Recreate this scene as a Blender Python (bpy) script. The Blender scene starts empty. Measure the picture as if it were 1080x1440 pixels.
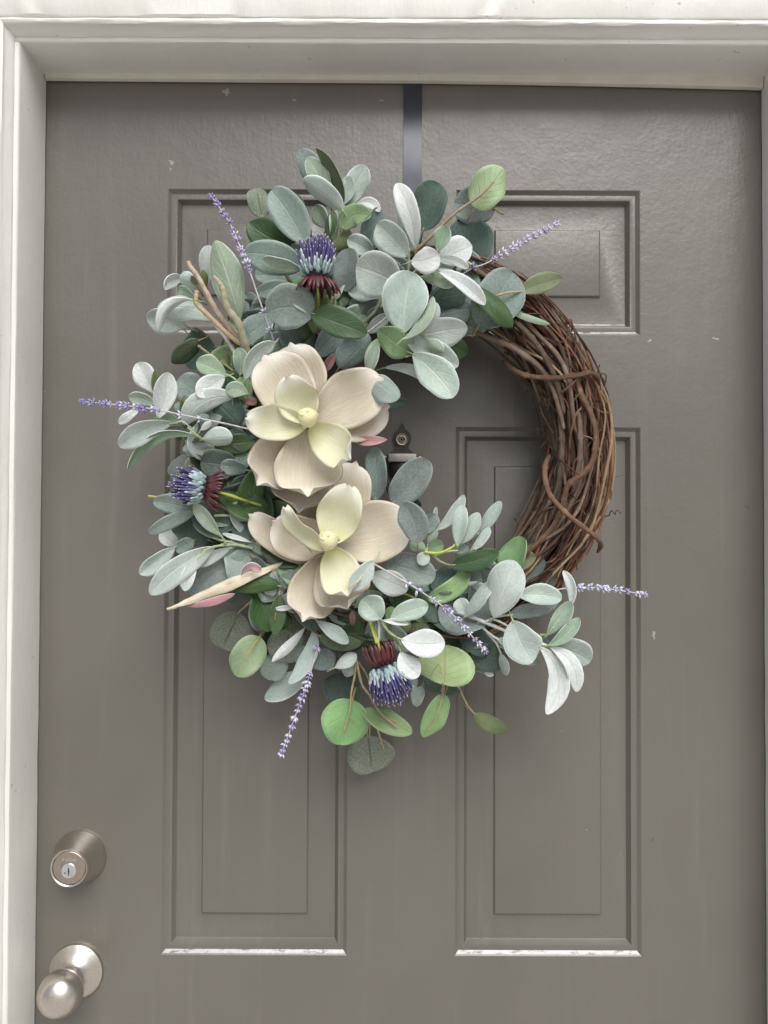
import bpy, bmesh, math, random
from mathutils import Vector, Matrix
random.seed(7)
R = math.radians
scene = bpy.context.scene
COL = scene.collection

# ------------------------------------------------------------------ camera
FPX, PW, PH = 1060.0, 1080.0, 1440.0          # focal length in photo pixels
CAM = Vector((0.0, -0.955, 1.46))
PITCH, ROLL = R(1.1), R(0.22)
_f = Vector((0, math.cos(PITCH), math.sin(PITCH)))
_u0 = Vector((0, -math.sin(PITCH), math.cos(PITCH)))
_r0 = Vector((1, 0, 0))
_r = _r0 * math.cos(ROLL) + _u0 * math.sin(ROLL)
_u = _u0 * math.cos(ROLL) - _r0 * math.sin(ROLL)
cd = bpy.data.cameras.new('camera')
cam = bpy.data.objects.new('camera', cd)
COL.objects.link(cam)
cd.sensor_fit = 'VERTICAL'
cd.sensor_height = 24.0
cd.lens = FPX / PH * 24.0
cd.clip_start = 0.02
cd.clip_end = 500
m = Matrix((( _r.x, _u.x, -_f.x, CAM.x), (_r.y, _u.y, -_f.y, CAM.y), (_r.z, _u.z, -_f.z, CAM.z), (0, 0, 0, 1)))
cam.matrix_world = m
scene.camera = cam

# ------------------------------------------------------------------ sky, sun, exposure
SUN_EL, SUN_AZ = R(48), R(14)                # azimuth: 0 = straight out from the door, positive = from the right
world = bpy.data.worlds.new('World')
scene.world = world
world.use_nodes = True
wn = world.node_tree
wn.nodes.clear()
sky = wn.nodes.new('ShaderNodeTexSky')
sky.sky_type = 'NISHITA'
sky.sun_disc = False
sky.sun_elevation = SUN_EL
sky.sun_rotation = R(180) - SUN_AZ
sky.air_density = 1.0
sky.dust_density = 3.0
sky.ozone_density = 1.0
hs = wn.nodes.new('ShaderNodeHueSaturation')   # an overcast sky is much greyer than a clear one
hs.inputs['Saturation'].default_value = 0.5
bg = wn.nodes.new('ShaderNodeBackground')
bg.inputs['Strength'].default_value = 0.06
wo = wn.nodes.new('ShaderNodeOutputWorld')
wn.links.new(sky.outputs[0], hs.inputs['Color'])
wn.links.new(hs.outputs[0], bg.inputs[0])
wn.links.new(bg.outputs[0], wo.inputs[0])
sd = bpy.data.lights.new('sun', 'SUN')
sd.energy = 1.5
sd.angle = R(42)
sd.color = (1.0, 0.985, 0.96)
sun = bpy.data.objects.new('sun', sd)
COL.objects.link(sun)
sdir = Vector((math.sin(SUN_AZ) * math.cos(SUN_EL), -math.cos(SUN_AZ) * math.cos(SUN_EL), math.sin(SUN_EL)))
sun.rotation_euler = sdir.to_track_quat('Z', 'Y').to_euler()
sun.location = sdir * 6 + Vector((0, 0, 1.4))
vs = scene.view_settings
vs.view_transform = 'Standard'
vs.look = 'None'
vs.gamma = 1
vs.use_curve_mapping = False
vs.exposure = 0.86

# ------------------------------------------------------------------ helpers
def at(px, py, d):
    """photo pixel -> point of the plane d metres in front of the door face"""
    dr = _f + _r * ((px - PW / 2) / FPX) + _u * ((PH / 2 - py) / FPX)
    return CAM + dr * ((-d - CAM.y) / dr.y)

def ppm(d):
    return FPX / (-CAM.y - d)

def link(o, parent=None):
    COL.objects.link(o)
    if parent is not None:
        o.parent = parent
        o.matrix_parent_inverse = Matrix.Translation(-PLOC.get(parent.name, Vector((0, 0, 0))))
    return o
PLOC = {}                                      # where a parent stands, for parts built in world space

def mesh_obj(name, verts, faces, mats, parent=None, midx=None, smooth=True, uvs=None, sharp=None):
    me = bpy.data.meshes.new(name)
    me.from_pydata([tuple(v) for v in verts], [], faces)
    for mt in (mats if isinstance(mats, (list, tuple)) else [mats]):
        me.materials.append(mt)
    if midx:
        me.polygons.foreach_set('material_index', midx)
    me.polygons.foreach_set('use_smooth', [smooth] * len(me.polygons))
    if uvs:
        ul = me.uv_layers.new(name='UVMap')
        for lp in me.loops:
            ul.data[lp.index].uv = uvs[lp.vertex_index]
    me.update()
    if sharp is not None:
        me.set_sharp_from_angle(angle=R(sharp))
    return link(bpy.data.objects.new(name, me), parent)

def tag(o, label, cat, group=None):
    o['label'] = label
    o['category'] = cat
    if group:
        o['group'] = group
    return o

def empty(name, loc):
    o = bpy.data.objects.new(name, None)
    o.location = loc
    o.empty_display_size = 0.05
    COL.objects.link(o)
    PLOC[o.name] = Vector(loc)
    return o

def box(name, x0, x1, y0, y1, z0, z1, mat, parent=None, bevel=0.0, seg=2):
    bm = bmesh.new()
    bmesh.ops.create_cube(bm, size=1)
    for v in bm.verts:
        v.co = Vector((x0 + (v.co.x + .5) * (x1 - x0), y0 + (v.co.y + .5) * (y1 - y0), z0 + (v.co.z + .5) * (z1 - z0)))
    if bevel:
        bmesh.ops.bevel(bm, geom=bm.edges[:], offset=bevel, segments=seg, affect='EDGES', profile=.5)
    me = bpy.data.meshes.new(name)
    bm.to_mesh(me); bm.free()
    me.materials.append(mat)
    for p in me.polygons: p.use_smooth = True
    me.set_sharp_from_angle(angle=R(40))
    return link(bpy.data.objects.new(name, me), parent)

def lathe(name, prof, origin, axis, mat, parent=None, n=48, up=Vector((0, 0, 1)), sharp=35):
    """prof: (radius, distance along axis)"""
    a = axis.normalized()
    s = a.cross(up).normalized(); t = s.cross(a)
    V, F = [], []
    for r, h in prof:
        for k in range(n):
            w = 2 * math.pi * k / n
            V.append(origin + a * h + (s * math.cos(w) + t * math.sin(w)) * max(r, 1e-5))
    for i in range(len(prof) - 1):
        for k in range(n):
            k2 = (k + 1) % n
            F.append((i * n + k, i * n + k2, (i + 1) * n + k2, (i + 1) * n + k))
    F.append(tuple(range(n - 1, -1, -1)))
    F.append(tuple((len(prof) - 1) * n + k for k in range(n)))
    return mesh_obj(name, V, F, mat, parent, sharp=sharp)

def spline(P, n):
    """Catmull-Rom through P (tuples of any length), n points per span"""
    P = [P[0]] + list(P) + [P[-1]]
    out = []
    for i in range(1, len(P) - 2):
        a, b, c, d = P[i - 1], P[i], P[i + 1], P[i + 2]
        for k in range(n):
            t = k / n
            out.append(tuple(.5 * (2 * b[j] + (c[j] - a[j]) * t + (2 * a[j] - 5 * b[j] + 4 * c[j] - d[j]) * t * t
                                   + (3 * b[j] - a[j] - 3 * c[j] + d[j]) * t ** 3) for j in range(len(b))))
    out.append(tuple(P[-2]))
    return out

def tube(name, pts, rad, mat, parent=None, sides=6, squash=1.0):
    pts = [Vector(p) for p in pts]
    n = len(pts)
    V, F, UV = [], [], []
    ref = Vector((.31, .2, .93)).normalized()
    L = 0
    ps = None
    for i, p in enumerate(pts):
        T = (pts[min(i + 1, n - 1)] - pts[max(i - 1, 0)])
        T = T.normalized() if T.length > 1e-9 else Vector((0, 0, 1))
        s = ps - T * ps.dot(T) if ps is not None else T.cross(ref)
        if s.length < 1e-6: s = T.cross(Vector((1, 0, 0)))
        s.normalize(); ps = s
        t = T.cross(s)
        if i: L += (p - pts[i - 1]).length
        r = rad[i] if hasattr(rad, '__len__') else rad
        for k in range(sides):
            w = 2 * math.pi * k / sides
            V.append(p + s * (r * math.cos(w)) + t * (r * squash * math.sin(w)))
            UV.append((k / sides, L * 10))
    for i in range(n - 1):
        for k in range(sides):
            k2 = (k + 1) % sides
            F.append((i * sides + k, i * sides + k2, (i + 1) * sides + k2, (i + 1) * sides + k))
    F.append(tuple(range(sides - 1, -1, -1)))
    F.append(tuple((n - 1) * sides + k for k in range(sides)))
    return mesh_obj(name, V, F, mat, parent, uvs=UV)

# ------------------------------------------------------------------ materials
def newmat(name):
    m = bpy.data.materials.new(name)
    m.use_nodes = True
    nt = m.node_tree
    b = nt.nodes['Principled BSDF']
    return m, nt, b

def N(nt, kind, **kw):
    n = nt.nodes.new(kind)
    for k, v in kw.items():
        if k in n.inputs: n.inputs[k].default_value = v
        else: setattr(n, k, v)
    return n

def math_(nt, op, a, b=None, c=None, clamp=False):
    n = nt.nodes.new('ShaderNodeMath'); n.operation = op; n.use_clamp = clamp
    for i, x in enumerate((a, b, c)):
        if x is None: continue
        if isinstance(x, (int, float)): n.inputs[i].default_value = x
        else: nt.links.new(x, n.inputs[i])
    return n.outputs[0]

def mix(nt, fac, a, b, mode='MIX'):
    n = nt.nodes.new('ShaderNodeMix'); n.data_type = 'RGBA'; n.blend_type = mode
    for sock, x in ((n.inputs[0], fac), (n.inputs[6], a), (n.inputs[7], b)):
        if isinstance(x, (int, float)): sock.default_value = x
        elif isinstance(x, tuple): sock.default_value = (*x, 1) if len(x) == 3 else x
        else: nt.links.new(x, sock)
    return n.outputs[2]

def ramp(nt, fac, lo, hi):
    n = nt.nodes.new('ShaderNodeMapRange'); n.interpolation_type = 'SMOOTHSTEP'
    nt.links.new(fac, n.inputs[0]); n.inputs[1].default_value = lo; n.inputs[2].default_value = hi
    return n.outputs[0]

def noise(nt, vec, scale, detail=3, rough=.55):
    n = N(nt, 'ShaderNodeTexNoise', Scale=scale, Detail=detail, Roughness=rough)
    nt.links.new(vec, n.inputs['Vector'])
    return n.outputs['Fac']

def scaled(nt, vec, s):
    n = nt.nodes.new('ShaderNodeVectorMath'); n.operation = 'MULTIPLY'
    nt.links.new(vec, n.inputs[0]); n.inputs[1].default_value = s
    return n.outputs[0]

def bump(nt, bsdf, h, strength, dist):
    n = N(nt, 'ShaderNodeBump', Strength=strength, Distance=dist)
    nt.links.new(h, n.inputs['Height'])
    nt.links.new(n.outputs[0], bsdf.inputs['Normal'])
    return n

def leaf_mat(name, c1, c2, vein, rim, rough=.75, felt=.5, veins=.35, side_n=7, mott=240, sheen=0.0, val=.3, spec=.3, rimw=.93, tr=.12):
    m, nt, b = newmat(name)
    tc = N(nt, 'ShaderNodeTexCoord'); oi = N(nt, 'ShaderNodeObjectInfo')
    sp = N(nt, 'ShaderNodeSeparateXYZ'); nt.links.new(tc.outputs['UV'], sp.inputs[0])
    av = math_(nt, 'ABSOLUTE', math_(nt, 'MULTIPLY_ADD', sp.outputs[0], 2, -1))
    u = sp.outputs[1]
    big = noise(nt, tc.outputs['Object'], 28, 3)
    fine = noise(nt, tc.outputs['Object'], mott * 2.2, 4, .7)
    mid = noise(nt, tc.outputs['Object'], mott, 3, .6)
    f = math_(nt, 'ADD', math_(nt, 'MULTIPLY', ramp(nt, mid, .35, .65), felt), math_(nt, 'MULTIPLY', ramp(nt, big, .3, .7), 1 - felt))
    col = mix(nt, f, c1, c2)
    # midrib and side veins
    mid_v = math_(nt, 'SUBTRACT', 1, ramp(nt, av, .02, .075))
    ph = math_(nt, 'MULTIPLY_ADD', av, -.42, math_(nt, 'MULTIPLY_ADD', mid, .05, u))
    sv = math_(nt, 'SINE', math_(nt, 'MULTIPLY', ph, side_n * 2 * math.pi))
    sv = math_(nt, 'MULTIPLY', ramp(nt, sv, .82, 1.0), math_(nt, 'SUBTRACT', 1, ramp(nt, av, .5, .95)))
    fade = math_(nt, 'SUBTRACT', 1, ramp(nt, u, .72, .97))
    vf = math_(nt, 'MULTIPLY', math_(nt, 'MULTIPLY', math_(nt, 'MAXIMUM', mid_v, math_(nt, 'MULTIPLY', sv, .5)), fade), veins)
    col = mix(nt, vf, col, vein)
    # one leaf is not like the next
    h = N(nt, 'ShaderNodeHueSaturation')
    rnd = oi.outputs['Random']
    nt.links.new(math_(nt, 'MULTIPLY_ADD', rnd, val, 1 - val / 2), h.inputs['Value'])
    nt.links.new(math_(nt, 'MULTIPLY_ADD', math_(nt, 'FRACT', math_(nt, 'MULTIPLY', rnd, 7.3)), .5, .75), h.inputs['Saturation'])
    nt.links.new(math_(nt, 'MULTIPLY_ADD', math_(nt, 'FRACT', math_(nt, 'MULTIPLY', rnd, 13.7)), .04, .48), h.inputs['Hue'])
    nt.links.new(col, h.inputs['Color'])
    rf = math_(nt, 'MULTIPLY', ramp(nt, av, rimw, 1.0), .8)
    col = mix(nt, rf, h.outputs[0], rim)
    nt.links.new(col, b.inputs['Base Color'])
    b.inputs['Roughness'].default_value = rough
    b.inputs['Specular IOR Level'].default_value = spec
    b.inputs['Sheen Weight'].default_value = sheen
    b.inputs['Sheen Roughness'].default_value = .5
    hgt = math_(nt, 'ADD', math_(nt, 'MULTIPLY', fine, .5), math_(nt, 'MULTIPLY', math_(nt, 'MAXIMUM', mid_v, math_(nt, 'MULTIPLY', sv, .6)), -.8))
    bump(nt, b, hgt, .5, .0016)
    if tr:
        t = N(nt, 'ShaderNodeBsdfTranslucent'); nt.links.new(col, t.inputs[0])
        ms = N(nt, 'ShaderNodeMixShader'); ms.inputs[0].default_value = tr
        nt.links.new(b.outputs[0], ms.inputs[1]); nt.links.new(t.outputs[0], ms.inputs[2])
        nt.links.new(ms.outputs[0], nt.nodes['Material Output'].inputs[0])
    return m

def plain_mat(name, c1, c2=None, rough=.6, scale=80, metal=0.0, bumpy=0.0, spec=.4, val=0.0, stretch=None, bdist=.001, sss=0.0):
    m, nt, b = newmat(name)
    tc = N(nt, 'ShaderNodeTexCoord')
    v = tc.outputs['Object'] if stretch is None else scaled(nt, tc.outputs['Object'], stretch)
    n1 = noise(nt, v, scale, 4, .6)
    col = mix(nt, ramp(nt, n1, .3, .7), c1, c2 or tuple(x * .85 for x in c1))
    if val:
        oi = N(nt, 'ShaderNodeObjectInfo'); h = N(nt, 'ShaderNodeHueSaturation')
        nt.links.new(math_(nt, 'MULTIPLY_ADD', oi.outputs['Random'], val, 1 - val / 2), h.inputs['Value'])
        nt.links.new(math_(nt, 'MULTIPLY_ADD', math_(nt, 'FRACT', math_(nt, 'MULTIPLY', oi.outputs['Random'], 9.1)), .5, .75), h.inputs['Saturation'])
        nt.links.new(col, h.inputs['Color']); col = h.outputs[0]
    nt.links.new(col, b.inputs['Base Color'])
    b.inputs['Roughness'].default_value = rough
    b.inputs['Metallic'].default_value = metal
    b.inputs['Specular IOR Level'].default_value = spec
    if sss:
        b.inputs['Subsurface Weight'].default_value = sss
        b.inputs['Subsurface Radius'].default_value = (.004, .003, .002)
    if bumpy: bump(nt, b, n1, bumpy, bdist)
    return m

M = {}
VW = (.62, .70, .55)
M['L'] = leaf_mat('lamb_pale', (.38, .47, .42), (.57, .65, .605), (.68, .75, .60), (.86, .89, .86), .85, .32, .5, 5, 300, .3, rimw=.90)
M['W'] = leaf_mat('lamb_white', (.64, .69, .67), (.82, .85, .84), (.58, .66, .52), (.90, .92, .89), .85, .5, .5, 5, 300, .25, .12, rimw=.90)
M['G'] = leaf_mat('lamb_green', (.28, .38, .28), (.38, .48, .36), VW, (.82, .87, .80), .75, .45, .6, 5, 220, .15, rimw=.89)
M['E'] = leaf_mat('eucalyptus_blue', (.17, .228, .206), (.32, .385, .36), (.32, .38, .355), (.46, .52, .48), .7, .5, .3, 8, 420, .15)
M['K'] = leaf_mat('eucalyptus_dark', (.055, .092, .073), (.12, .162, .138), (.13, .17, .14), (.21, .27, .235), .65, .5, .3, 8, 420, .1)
M['M'] = leaf_mat('eucalyptus_mint', (.27, .36, .32), (.41, .49, .45), (.42, .50, .45), (.56, .64, .59), .72, .5, .3, 8, 380, .15)
M['F'] = leaf_mat('eucalyptus_fresh', (.22, .35, .16), (.30, .44, .22), (.40, .46, .26), (.46, .58, .38), .5, .3, .55, 6, 120, 0, .3, .4)
M['Y'] = leaf_mat('eucalyptus_light', (.36, .52, .24), (.44, .60, .32), (.46, .44, .22), (.60, .72, .46), .5, .3, .55, 6, 120, 0, .12, .4)
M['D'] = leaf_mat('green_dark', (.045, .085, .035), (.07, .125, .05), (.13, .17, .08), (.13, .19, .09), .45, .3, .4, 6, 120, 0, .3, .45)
M['O'] = leaf_mat('olive', (.13, .17, .07), (.19, .23, .11), (.26, .28, .14), (.32, .36, .22), .5, .35, .45, 6, 140, 0, .3, .4)
M['S'] = leaf_mat('grey_veined', (.17, .21, .15), (.30, .34, .27), (.09, .09, .05), (.30, .35, .25), .65, .85, .6, 9, 520, .1, .2)
M['P'] = leaf_mat('petal_back', (.22, .13, .12), (.30, .19, .18), (.2, .12, .11), (.42, .27, .26), .5, .3, .2, 5, 120, 0, .1, .4)
M['Q'] = leaf_mat('petal_pink', (.48, .24, .25), (.56, .32, .32), (.5, .3, .3), (.85, .78, .72), .5, .3, .1, 5, 120, 0, .1, .4, .86)
BACK = {'L': 'G', 'W': 'G', 'G': 'L', 'E': 'F', 'K': 'D', 'M': 'F', 'F': 'E', 'Y': 'E', 'D': 'K', 'O': 'E', 'S': 'O', 'P': 'Q', 'Q': 'P'}
RIM = {}
for k, c in {'L': (.78, .82, .78), 'W': (.84, .86, .83), 'G': (.76, .82, .74), 'E': (.34, .42, .38), 'K': (.16, .22, .18), 'M': (.45, .55, .5),
             'F': (.42, .54, .34), 'Y': (.58, .70, .44), 'D': (.10, .15, .07), 'O': (.30, .33, .2), 'S': (.26, .3, .2), 'P': (.45, .3, .28), 'Q': (.85, .8, .74)}.items():
    RIM[k] = plain_mat('rim_' + k, c, rough=.8)

def petal_mat(name, c_base, c_out, c_tip, edge, seed):
    m, nt, b = newmat(name)
    tc = N(nt, 'ShaderNodeTexCoord')
    sp = N(nt, 'ShaderNodeSeparateXYZ'); nt.links.new(tc.outputs['UV'], sp.inputs[0])
    av = math_(nt, 'ABSOLUTE', math_(nt, 'MULTIPLY_ADD', sp.outputs[0], 2, -1)); u = sp.outputs[1]
    st = noise(nt, scaled(nt, tc.outputs['UV'], (26, 1.6, 1)), 2.2, 4, .65)
    big = noise(nt, tc.outputs['Object'], 32, 3)
    col = mix(nt, ramp(nt, math_(nt, 'MULTIPLY_ADD', big, .3, u), .12, .62), c_base, c_out)
    col = mix(nt, math_(nt, 'MULTIPLY', ramp(nt, st, .50, .72), .38), col, (.90, .87, .81))
    stain = noise(nt, tc.outputs['Object'], 95, 5, .7)
    col = mix(nt, math_(nt, 'MULTIPLY', ramp(nt, stain, .55, .75), .35), col, c_base)
    vein = noise(nt, scaled(nt, tc.outputs['UV'], (60, 1.0, 1)), 1.6, 3, .6)
    col = mix(nt, math_(nt, 'MULTIPLY', ramp(nt, vein, .58, .70), .30), col, edge)
    col = mix(nt, math_(nt, 'MULTIPLY', ramp(nt, u, .76, .95), .75), col, c_tip)
    col = mix(nt, math_(nt, 'MULTIPLY', ramp(nt, av, .965, 1.0), .85), col, edge)
    nt.links.new(col, b.inputs['Base Color'])
    b.inputs['Roughness'].default_value = .42
    b.inputs['Specular IOR Level'].default_value = .4
    b.inputs['Subsurface Weight'].default_value = .15
    b.inputs['Subsurface Radius'].default_value = (.005, .003, .002)
    fine = noise(nt, tc.outputs['Object'], 700, 3)
    bump(nt, b, math_(nt, 'ADD', math_(nt, 'MULTIPLY', math_(nt, 'ADD', st, math_(nt, 'MULTIPLY', vein, -.7)), .9), math_(nt, 'MULTIPLY', fine, .25)), .55, .0016)
    return m
M['petal_outer'] = petal_mat('petal_outer', (.42, .36, .25), (.62, .56, .44), (.82, .785, .71), (.26, .14, .13), 1)
M['petal_inner'] = petal_mat('petal_inner', (.58, .57, .27), (.69, .68, .48), (.82, .80, .71), (.56, .50, .34), 2)
M['petal_rim'] = plain_mat('petal_rim', (.38, .22, .20), rough=.6)
M['petal_rim_in'] = plain_mat('petal_rim_in', (.70, .64, .48), rough=.6)
M['pistil'] = plain_mat('pistil', (.68, .64, .34), (.78, .74, .48), .5, 160, bumpy=.3, sss=.1)
M['stem'] = plain_mat('stem_tan', (.30, .25, .12), (.40, .34, .18), .6, 120, val=.3, bumpy=.3)
M['stem_g'] = plain_mat('stem_green', (.34, .42, .22), (.46, .54, .34), .7, 140, val=.3, bumpy=.3)
M['stem_p'] = plain_mat('stem_pale', (.46, .50, .46), (.60, .62, .58), .8, 140, val=.2, bumpy=.3)
M['stem_y'] = plain_mat('stem_bright', (.38, .46, .07), (.48, .54, .12), .5, 90)
M['felt_tan'] = plain_mat('felt_tan', (.40, .31, .21), (.52, .42, .31), .85, 160, val=.2, bumpy=.5)
M['felt_olive'] = plain_mat('felt_olive', (.36, .33, .22), (.46, .42, .30), .85, 160, bumpy=.5)
M['cream_roll'] = plain_mat('cream_roll', (.56, .49, .36), (.68, .61, .48), .6, 60, bumpy=.4, bdist=.002)
M['lav_stem'] = plain_mat('lavender_stem', (.44, .42, .44), (.56, .54, .56), .7, 140)
M['lav'] = plain_mat('lavender', (.54, .52, .72), (.70, .68, .84), .75, 500, val=.3)
M['lav_d'] = plain_mat('lavender_deep', (.30, .26, .52), (.44, .40, .66), .75, 500, val=.3)

def spike_mat(name, c, tip, t0, t1):
    m, nt, b = newmat(name)
    tc = N(nt, 'ShaderNodeTexCoord'); sp = N(nt, 'ShaderNodeSeparateXYZ'); nt.links.new(tc.outputs['Generated'], sp.inputs[0])
    oi = N(nt, 'ShaderNodeObjectInfo'); h = N(nt, 'ShaderNodeHueSaturation')
    nt.links.new(math_(nt, 'MULTIPLY_ADD', oi.outputs['Random'], .6, .7), h.inputs['Value'])
    h.inputs['Color'].default_value = (*c, 1)
    col = mix(nt, ramp(nt, sp.outputs[2], t0, t1), h.outputs[0], tip)
    nt.links.new(col, b.inputs['Base Color'])
    b.inputs['Roughness'].default_value = .5
    return m
M['spike_p'] = spike_mat('spike_purple', (.075, .06, .18), (.70, .70, .76), .86, 1.0)
M['spike_b'] = spike_mat('spike_bluegreen', (.27, .37, .37), (.62, .68, .68), .6, 1.0)
M['bract'] = plain_mat('bract_maroon', (.07, .018, .021), (.12, .035, .037), .4, 90, val=.4, spec=.5)
M['core'] = plain_mat('thistle_core', (.06, .06, .10), rough=.8)

def bark(name, c1, c2, c3):
    m, nt, b = newmat(name)
    tc = N(nt, 'ShaderNodeTexCoord'); oi = N(nt, 'ShaderNodeObjectInfo')
    st = noise(nt, scaled(nt, tc.outputs['UV'], (9, 1.3, 1)), 3.0, 5, .7)
    fl = noise(nt, tc.outputs['Object'], 55, 4, .6)
    col = mix(nt, ramp(nt, st, .3, .7), c1, c2)
    col = mix(nt, math_(nt, 'MULTIPLY', ramp(nt, fl, .5, .72), .6), col, c3)
    h = N(nt, 'ShaderNodeHueSaturation')
    nt.links.new(math_(nt, 'MULTIPLY_ADD', oi.outputs['Random'], .95, .5), h.inputs['Value'])
    nt.links.new(col, h.inputs['Color'])
    nt.links.new(h.outputs[0], b.inputs['Base Color'])
    b.inputs['Roughness'].default_value = .7
    b.inputs['Specular IOR Level'].default_value = .3
    bump(nt, b, math_(nt, 'ADD', st, math_(nt, 'MULTIPLY', fl, .6)), 1.0, .0022)
    return m
M['bark_red'] = bark('bark_red', (.135, .058, .038), (.27, .125, .075), (.38, .22, .14))
M['bark_brown'] = bark('bark_brown', (.12, .066, .042), (.25, .145, .095), (.36, .25, .17))
M['bark_grey'] = bark('bark_grey', (.12, .085, .062), (.235, .172, .128), (.34, .27, .21))
M['bark_tan'] = bark('bark_tan', (.24, .15, .09), (.36, .25, .16), (.44, .34, .24))
M['bark_dark'] = bark('bark_dark', (.06, .035, .028), (.12, .07, .05), (.17, .11, .08))

def door_mat():
    m, nt, b = newmat('door_paint')
    tc = N(nt, 'ShaderNodeTexCoord'); o = tc.outputs['Object']
    big = noise(nt, o, 2.3, 4, .6)
    streak = noise(nt, scaled(nt, o, (18, 18, 1.1)), 2.0, 4, .6)
    col = mix(nt, ramp(nt, big, .3, .7), (.120, .110, .093), (.144, .133, .114))
    col = mix(nt, math_(nt, 'MULTIPLY', ramp(nt, streak, .55, .8), .22), col, (.26, .245, .225))
    # chips and specks with their own outline
    vo = N(nt, 'ShaderNodeTexVoronoi', Scale=26); vo.feature = 'F1'
    wob = N(nt, 'ShaderNodeTexNoise', Scale=90, Detail=2)
    nt.links.new(o, wob.inputs['Vector'])
    ad = N(nt, 'ShaderNodeMixRGB', blend_type='LINEAR_LIGHT'); ad.inputs[0].default_value = .012
    nt.links.new(o, ad.inputs[1]); nt.links.new(wob.outputs['Color'], ad.inputs[2])
    nt.links.new(ad.outputs[0], vo.inputs['Vector'])
    sel = N(nt, 'ShaderNodeSeparateXYZ'); nt.links.new(vo.outputs['Color'], sel.inputs[0])
    thr = math_(nt, 'MULTIPLY', math_(nt, 'GREATER_THAN', sel.outputs[0], .70), math_(nt, 'MULTIPLY_ADD', sel.outputs[1], .065, .022))
    chip = math_(nt, 'LESS_THAN', vo.outputs['Distance'], thr)
    dark = math_(nt, 'GREATER_THAN', sel.outputs[2], .45)
    ccol = mix(nt, dark, (.36, .34, .31), (.10, .088, .078))
    col = mix(nt, math_(nt, 'MULTIPLY', chip, .75), col, ccol)
    nt.links.new(col, b.inputs['Base Color'])
    rr = noise(nt, o, 9, 4, .6)
    nt.links.new(math_(nt, 'MULTIPLY_ADD', rr, .20, .24), b.inputs['Roughness'])
    b.inputs['Specular IOR Level'].default_value = .75
    peel = noise(nt, o, 190, 3, .6)
    brush = noise(nt, scaled(nt, o, (260, 260, 40)), 1.0, 3, .6)
    lump = noise(nt, o, 38, 2)
    pits = math_(nt, 'MULTIPLY', chip, -1.2)
    hgt = math_(nt, 'ADD', math_(nt, 'MULTIPLY_ADD', peel, .55, math_(nt, 'MULTIPLY', brush, .35)), math_(nt, 'MULTIPLY_ADD', lump, .9, pits))
    bump(nt, b, hgt, .32, .0016)
    return m
M['door'] = door_mat()
def worn_glint_mat():
    m = M['door'].copy(); m.name = 'door_paint_worn_glint'
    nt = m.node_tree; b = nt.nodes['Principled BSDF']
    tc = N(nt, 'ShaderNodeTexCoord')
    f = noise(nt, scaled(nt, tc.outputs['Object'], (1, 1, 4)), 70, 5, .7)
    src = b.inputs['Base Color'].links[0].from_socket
    col = mix(nt, ramp(nt, f, .36, .50), src, (.44, .43, .42))  # chipped paint plus a pale ledge highlight put into the colour
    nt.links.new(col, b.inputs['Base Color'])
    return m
M['worn_glint'] = worn_glint_mat()

def trim_mat():
    m, nt, b = newmat('trim_paint')
    tc = N(nt, 'ShaderNodeTexCoord'); o = tc.outputs['Object']
    big = noise(nt, o, 5, 4, .6)
    col = mix(nt, ramp(nt, big, .3, .75), (.69, .68, .64), (.75, .735, .70))
    sp = noise(nt, o, 130, 2, .5)
    sp2 = noise(nt, o, 9, 3)
    f = math_(nt, 'MULTIPLY', ramp(nt, sp, .70, .76), ramp(nt, sp2, .45, .62))
    col = mix(nt, math_(nt, 'MULTIPLY', f, .65), col, (.34, .27, .22))
    nt.links.new(col, b.inputs['Base Color'])
    b.inputs['Roughness'].default_value = .42
    br = noise(nt, scaled(nt, o, (60, 60, 14)), 3, 4, .6)
    lump = noise(nt, o, 70, 3)
    bump(nt, b, math_(nt, 'ADD', br, lump), .35, .0012)
    return m
M['trim'] = trim_mat()
M['nickel'] = plain_mat('satin_nickel', (.60, .55, .49), (.66, .61, .55), .3, 300, 1.0, .08, bdist=.0004)
M['nickel_face'] = plain_mat('nickel_face', (.40, .345, .285), (.46, .40, .34), .42, 300, 1.0, .1, bdist=.0004)
M['cylinder'] = plain_mat('key_cylinder', (.72, .73, .75), rough=.32, metal=.9)
M['black'] = plain_mat('keyhole_dark', (.012, .012, .012), rough=.7)
M['strap'] = plain_mat('strap_metal', (.035, .038, .055), (.05, .054, .075), .30, 40, .2, .15, spec=.6, bdist=.0005)
M['bronze'] = plain_mat('knocker_metal', (.035, .034, .032), (.06, .058, .055), .30, 120, .3, .15, bdist=.0006)
M['plate'] = plain_mat('nameplate_metal', (.40, .375, .35), (.46, .44, .41), .5, 120, .6)
M['lens'] = plain_mat('lens_glass', (.02, .02, .022), rough=.08, spec=.8)
M['ground'] = plain_mat('concrete', (.47, .45, .42), (.53, .51, .48), .9, 12, bumpy=.4)
M['wall'] = plain_mat('siding_paint', (.62, .60, .56), (.66, .64, .60), .6, 8, bumpy=.2)
M['rubber'] = plain_mat('weatherstrip', (.62, .58, .51), (.68, .64, .57), .6, 30)

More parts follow.
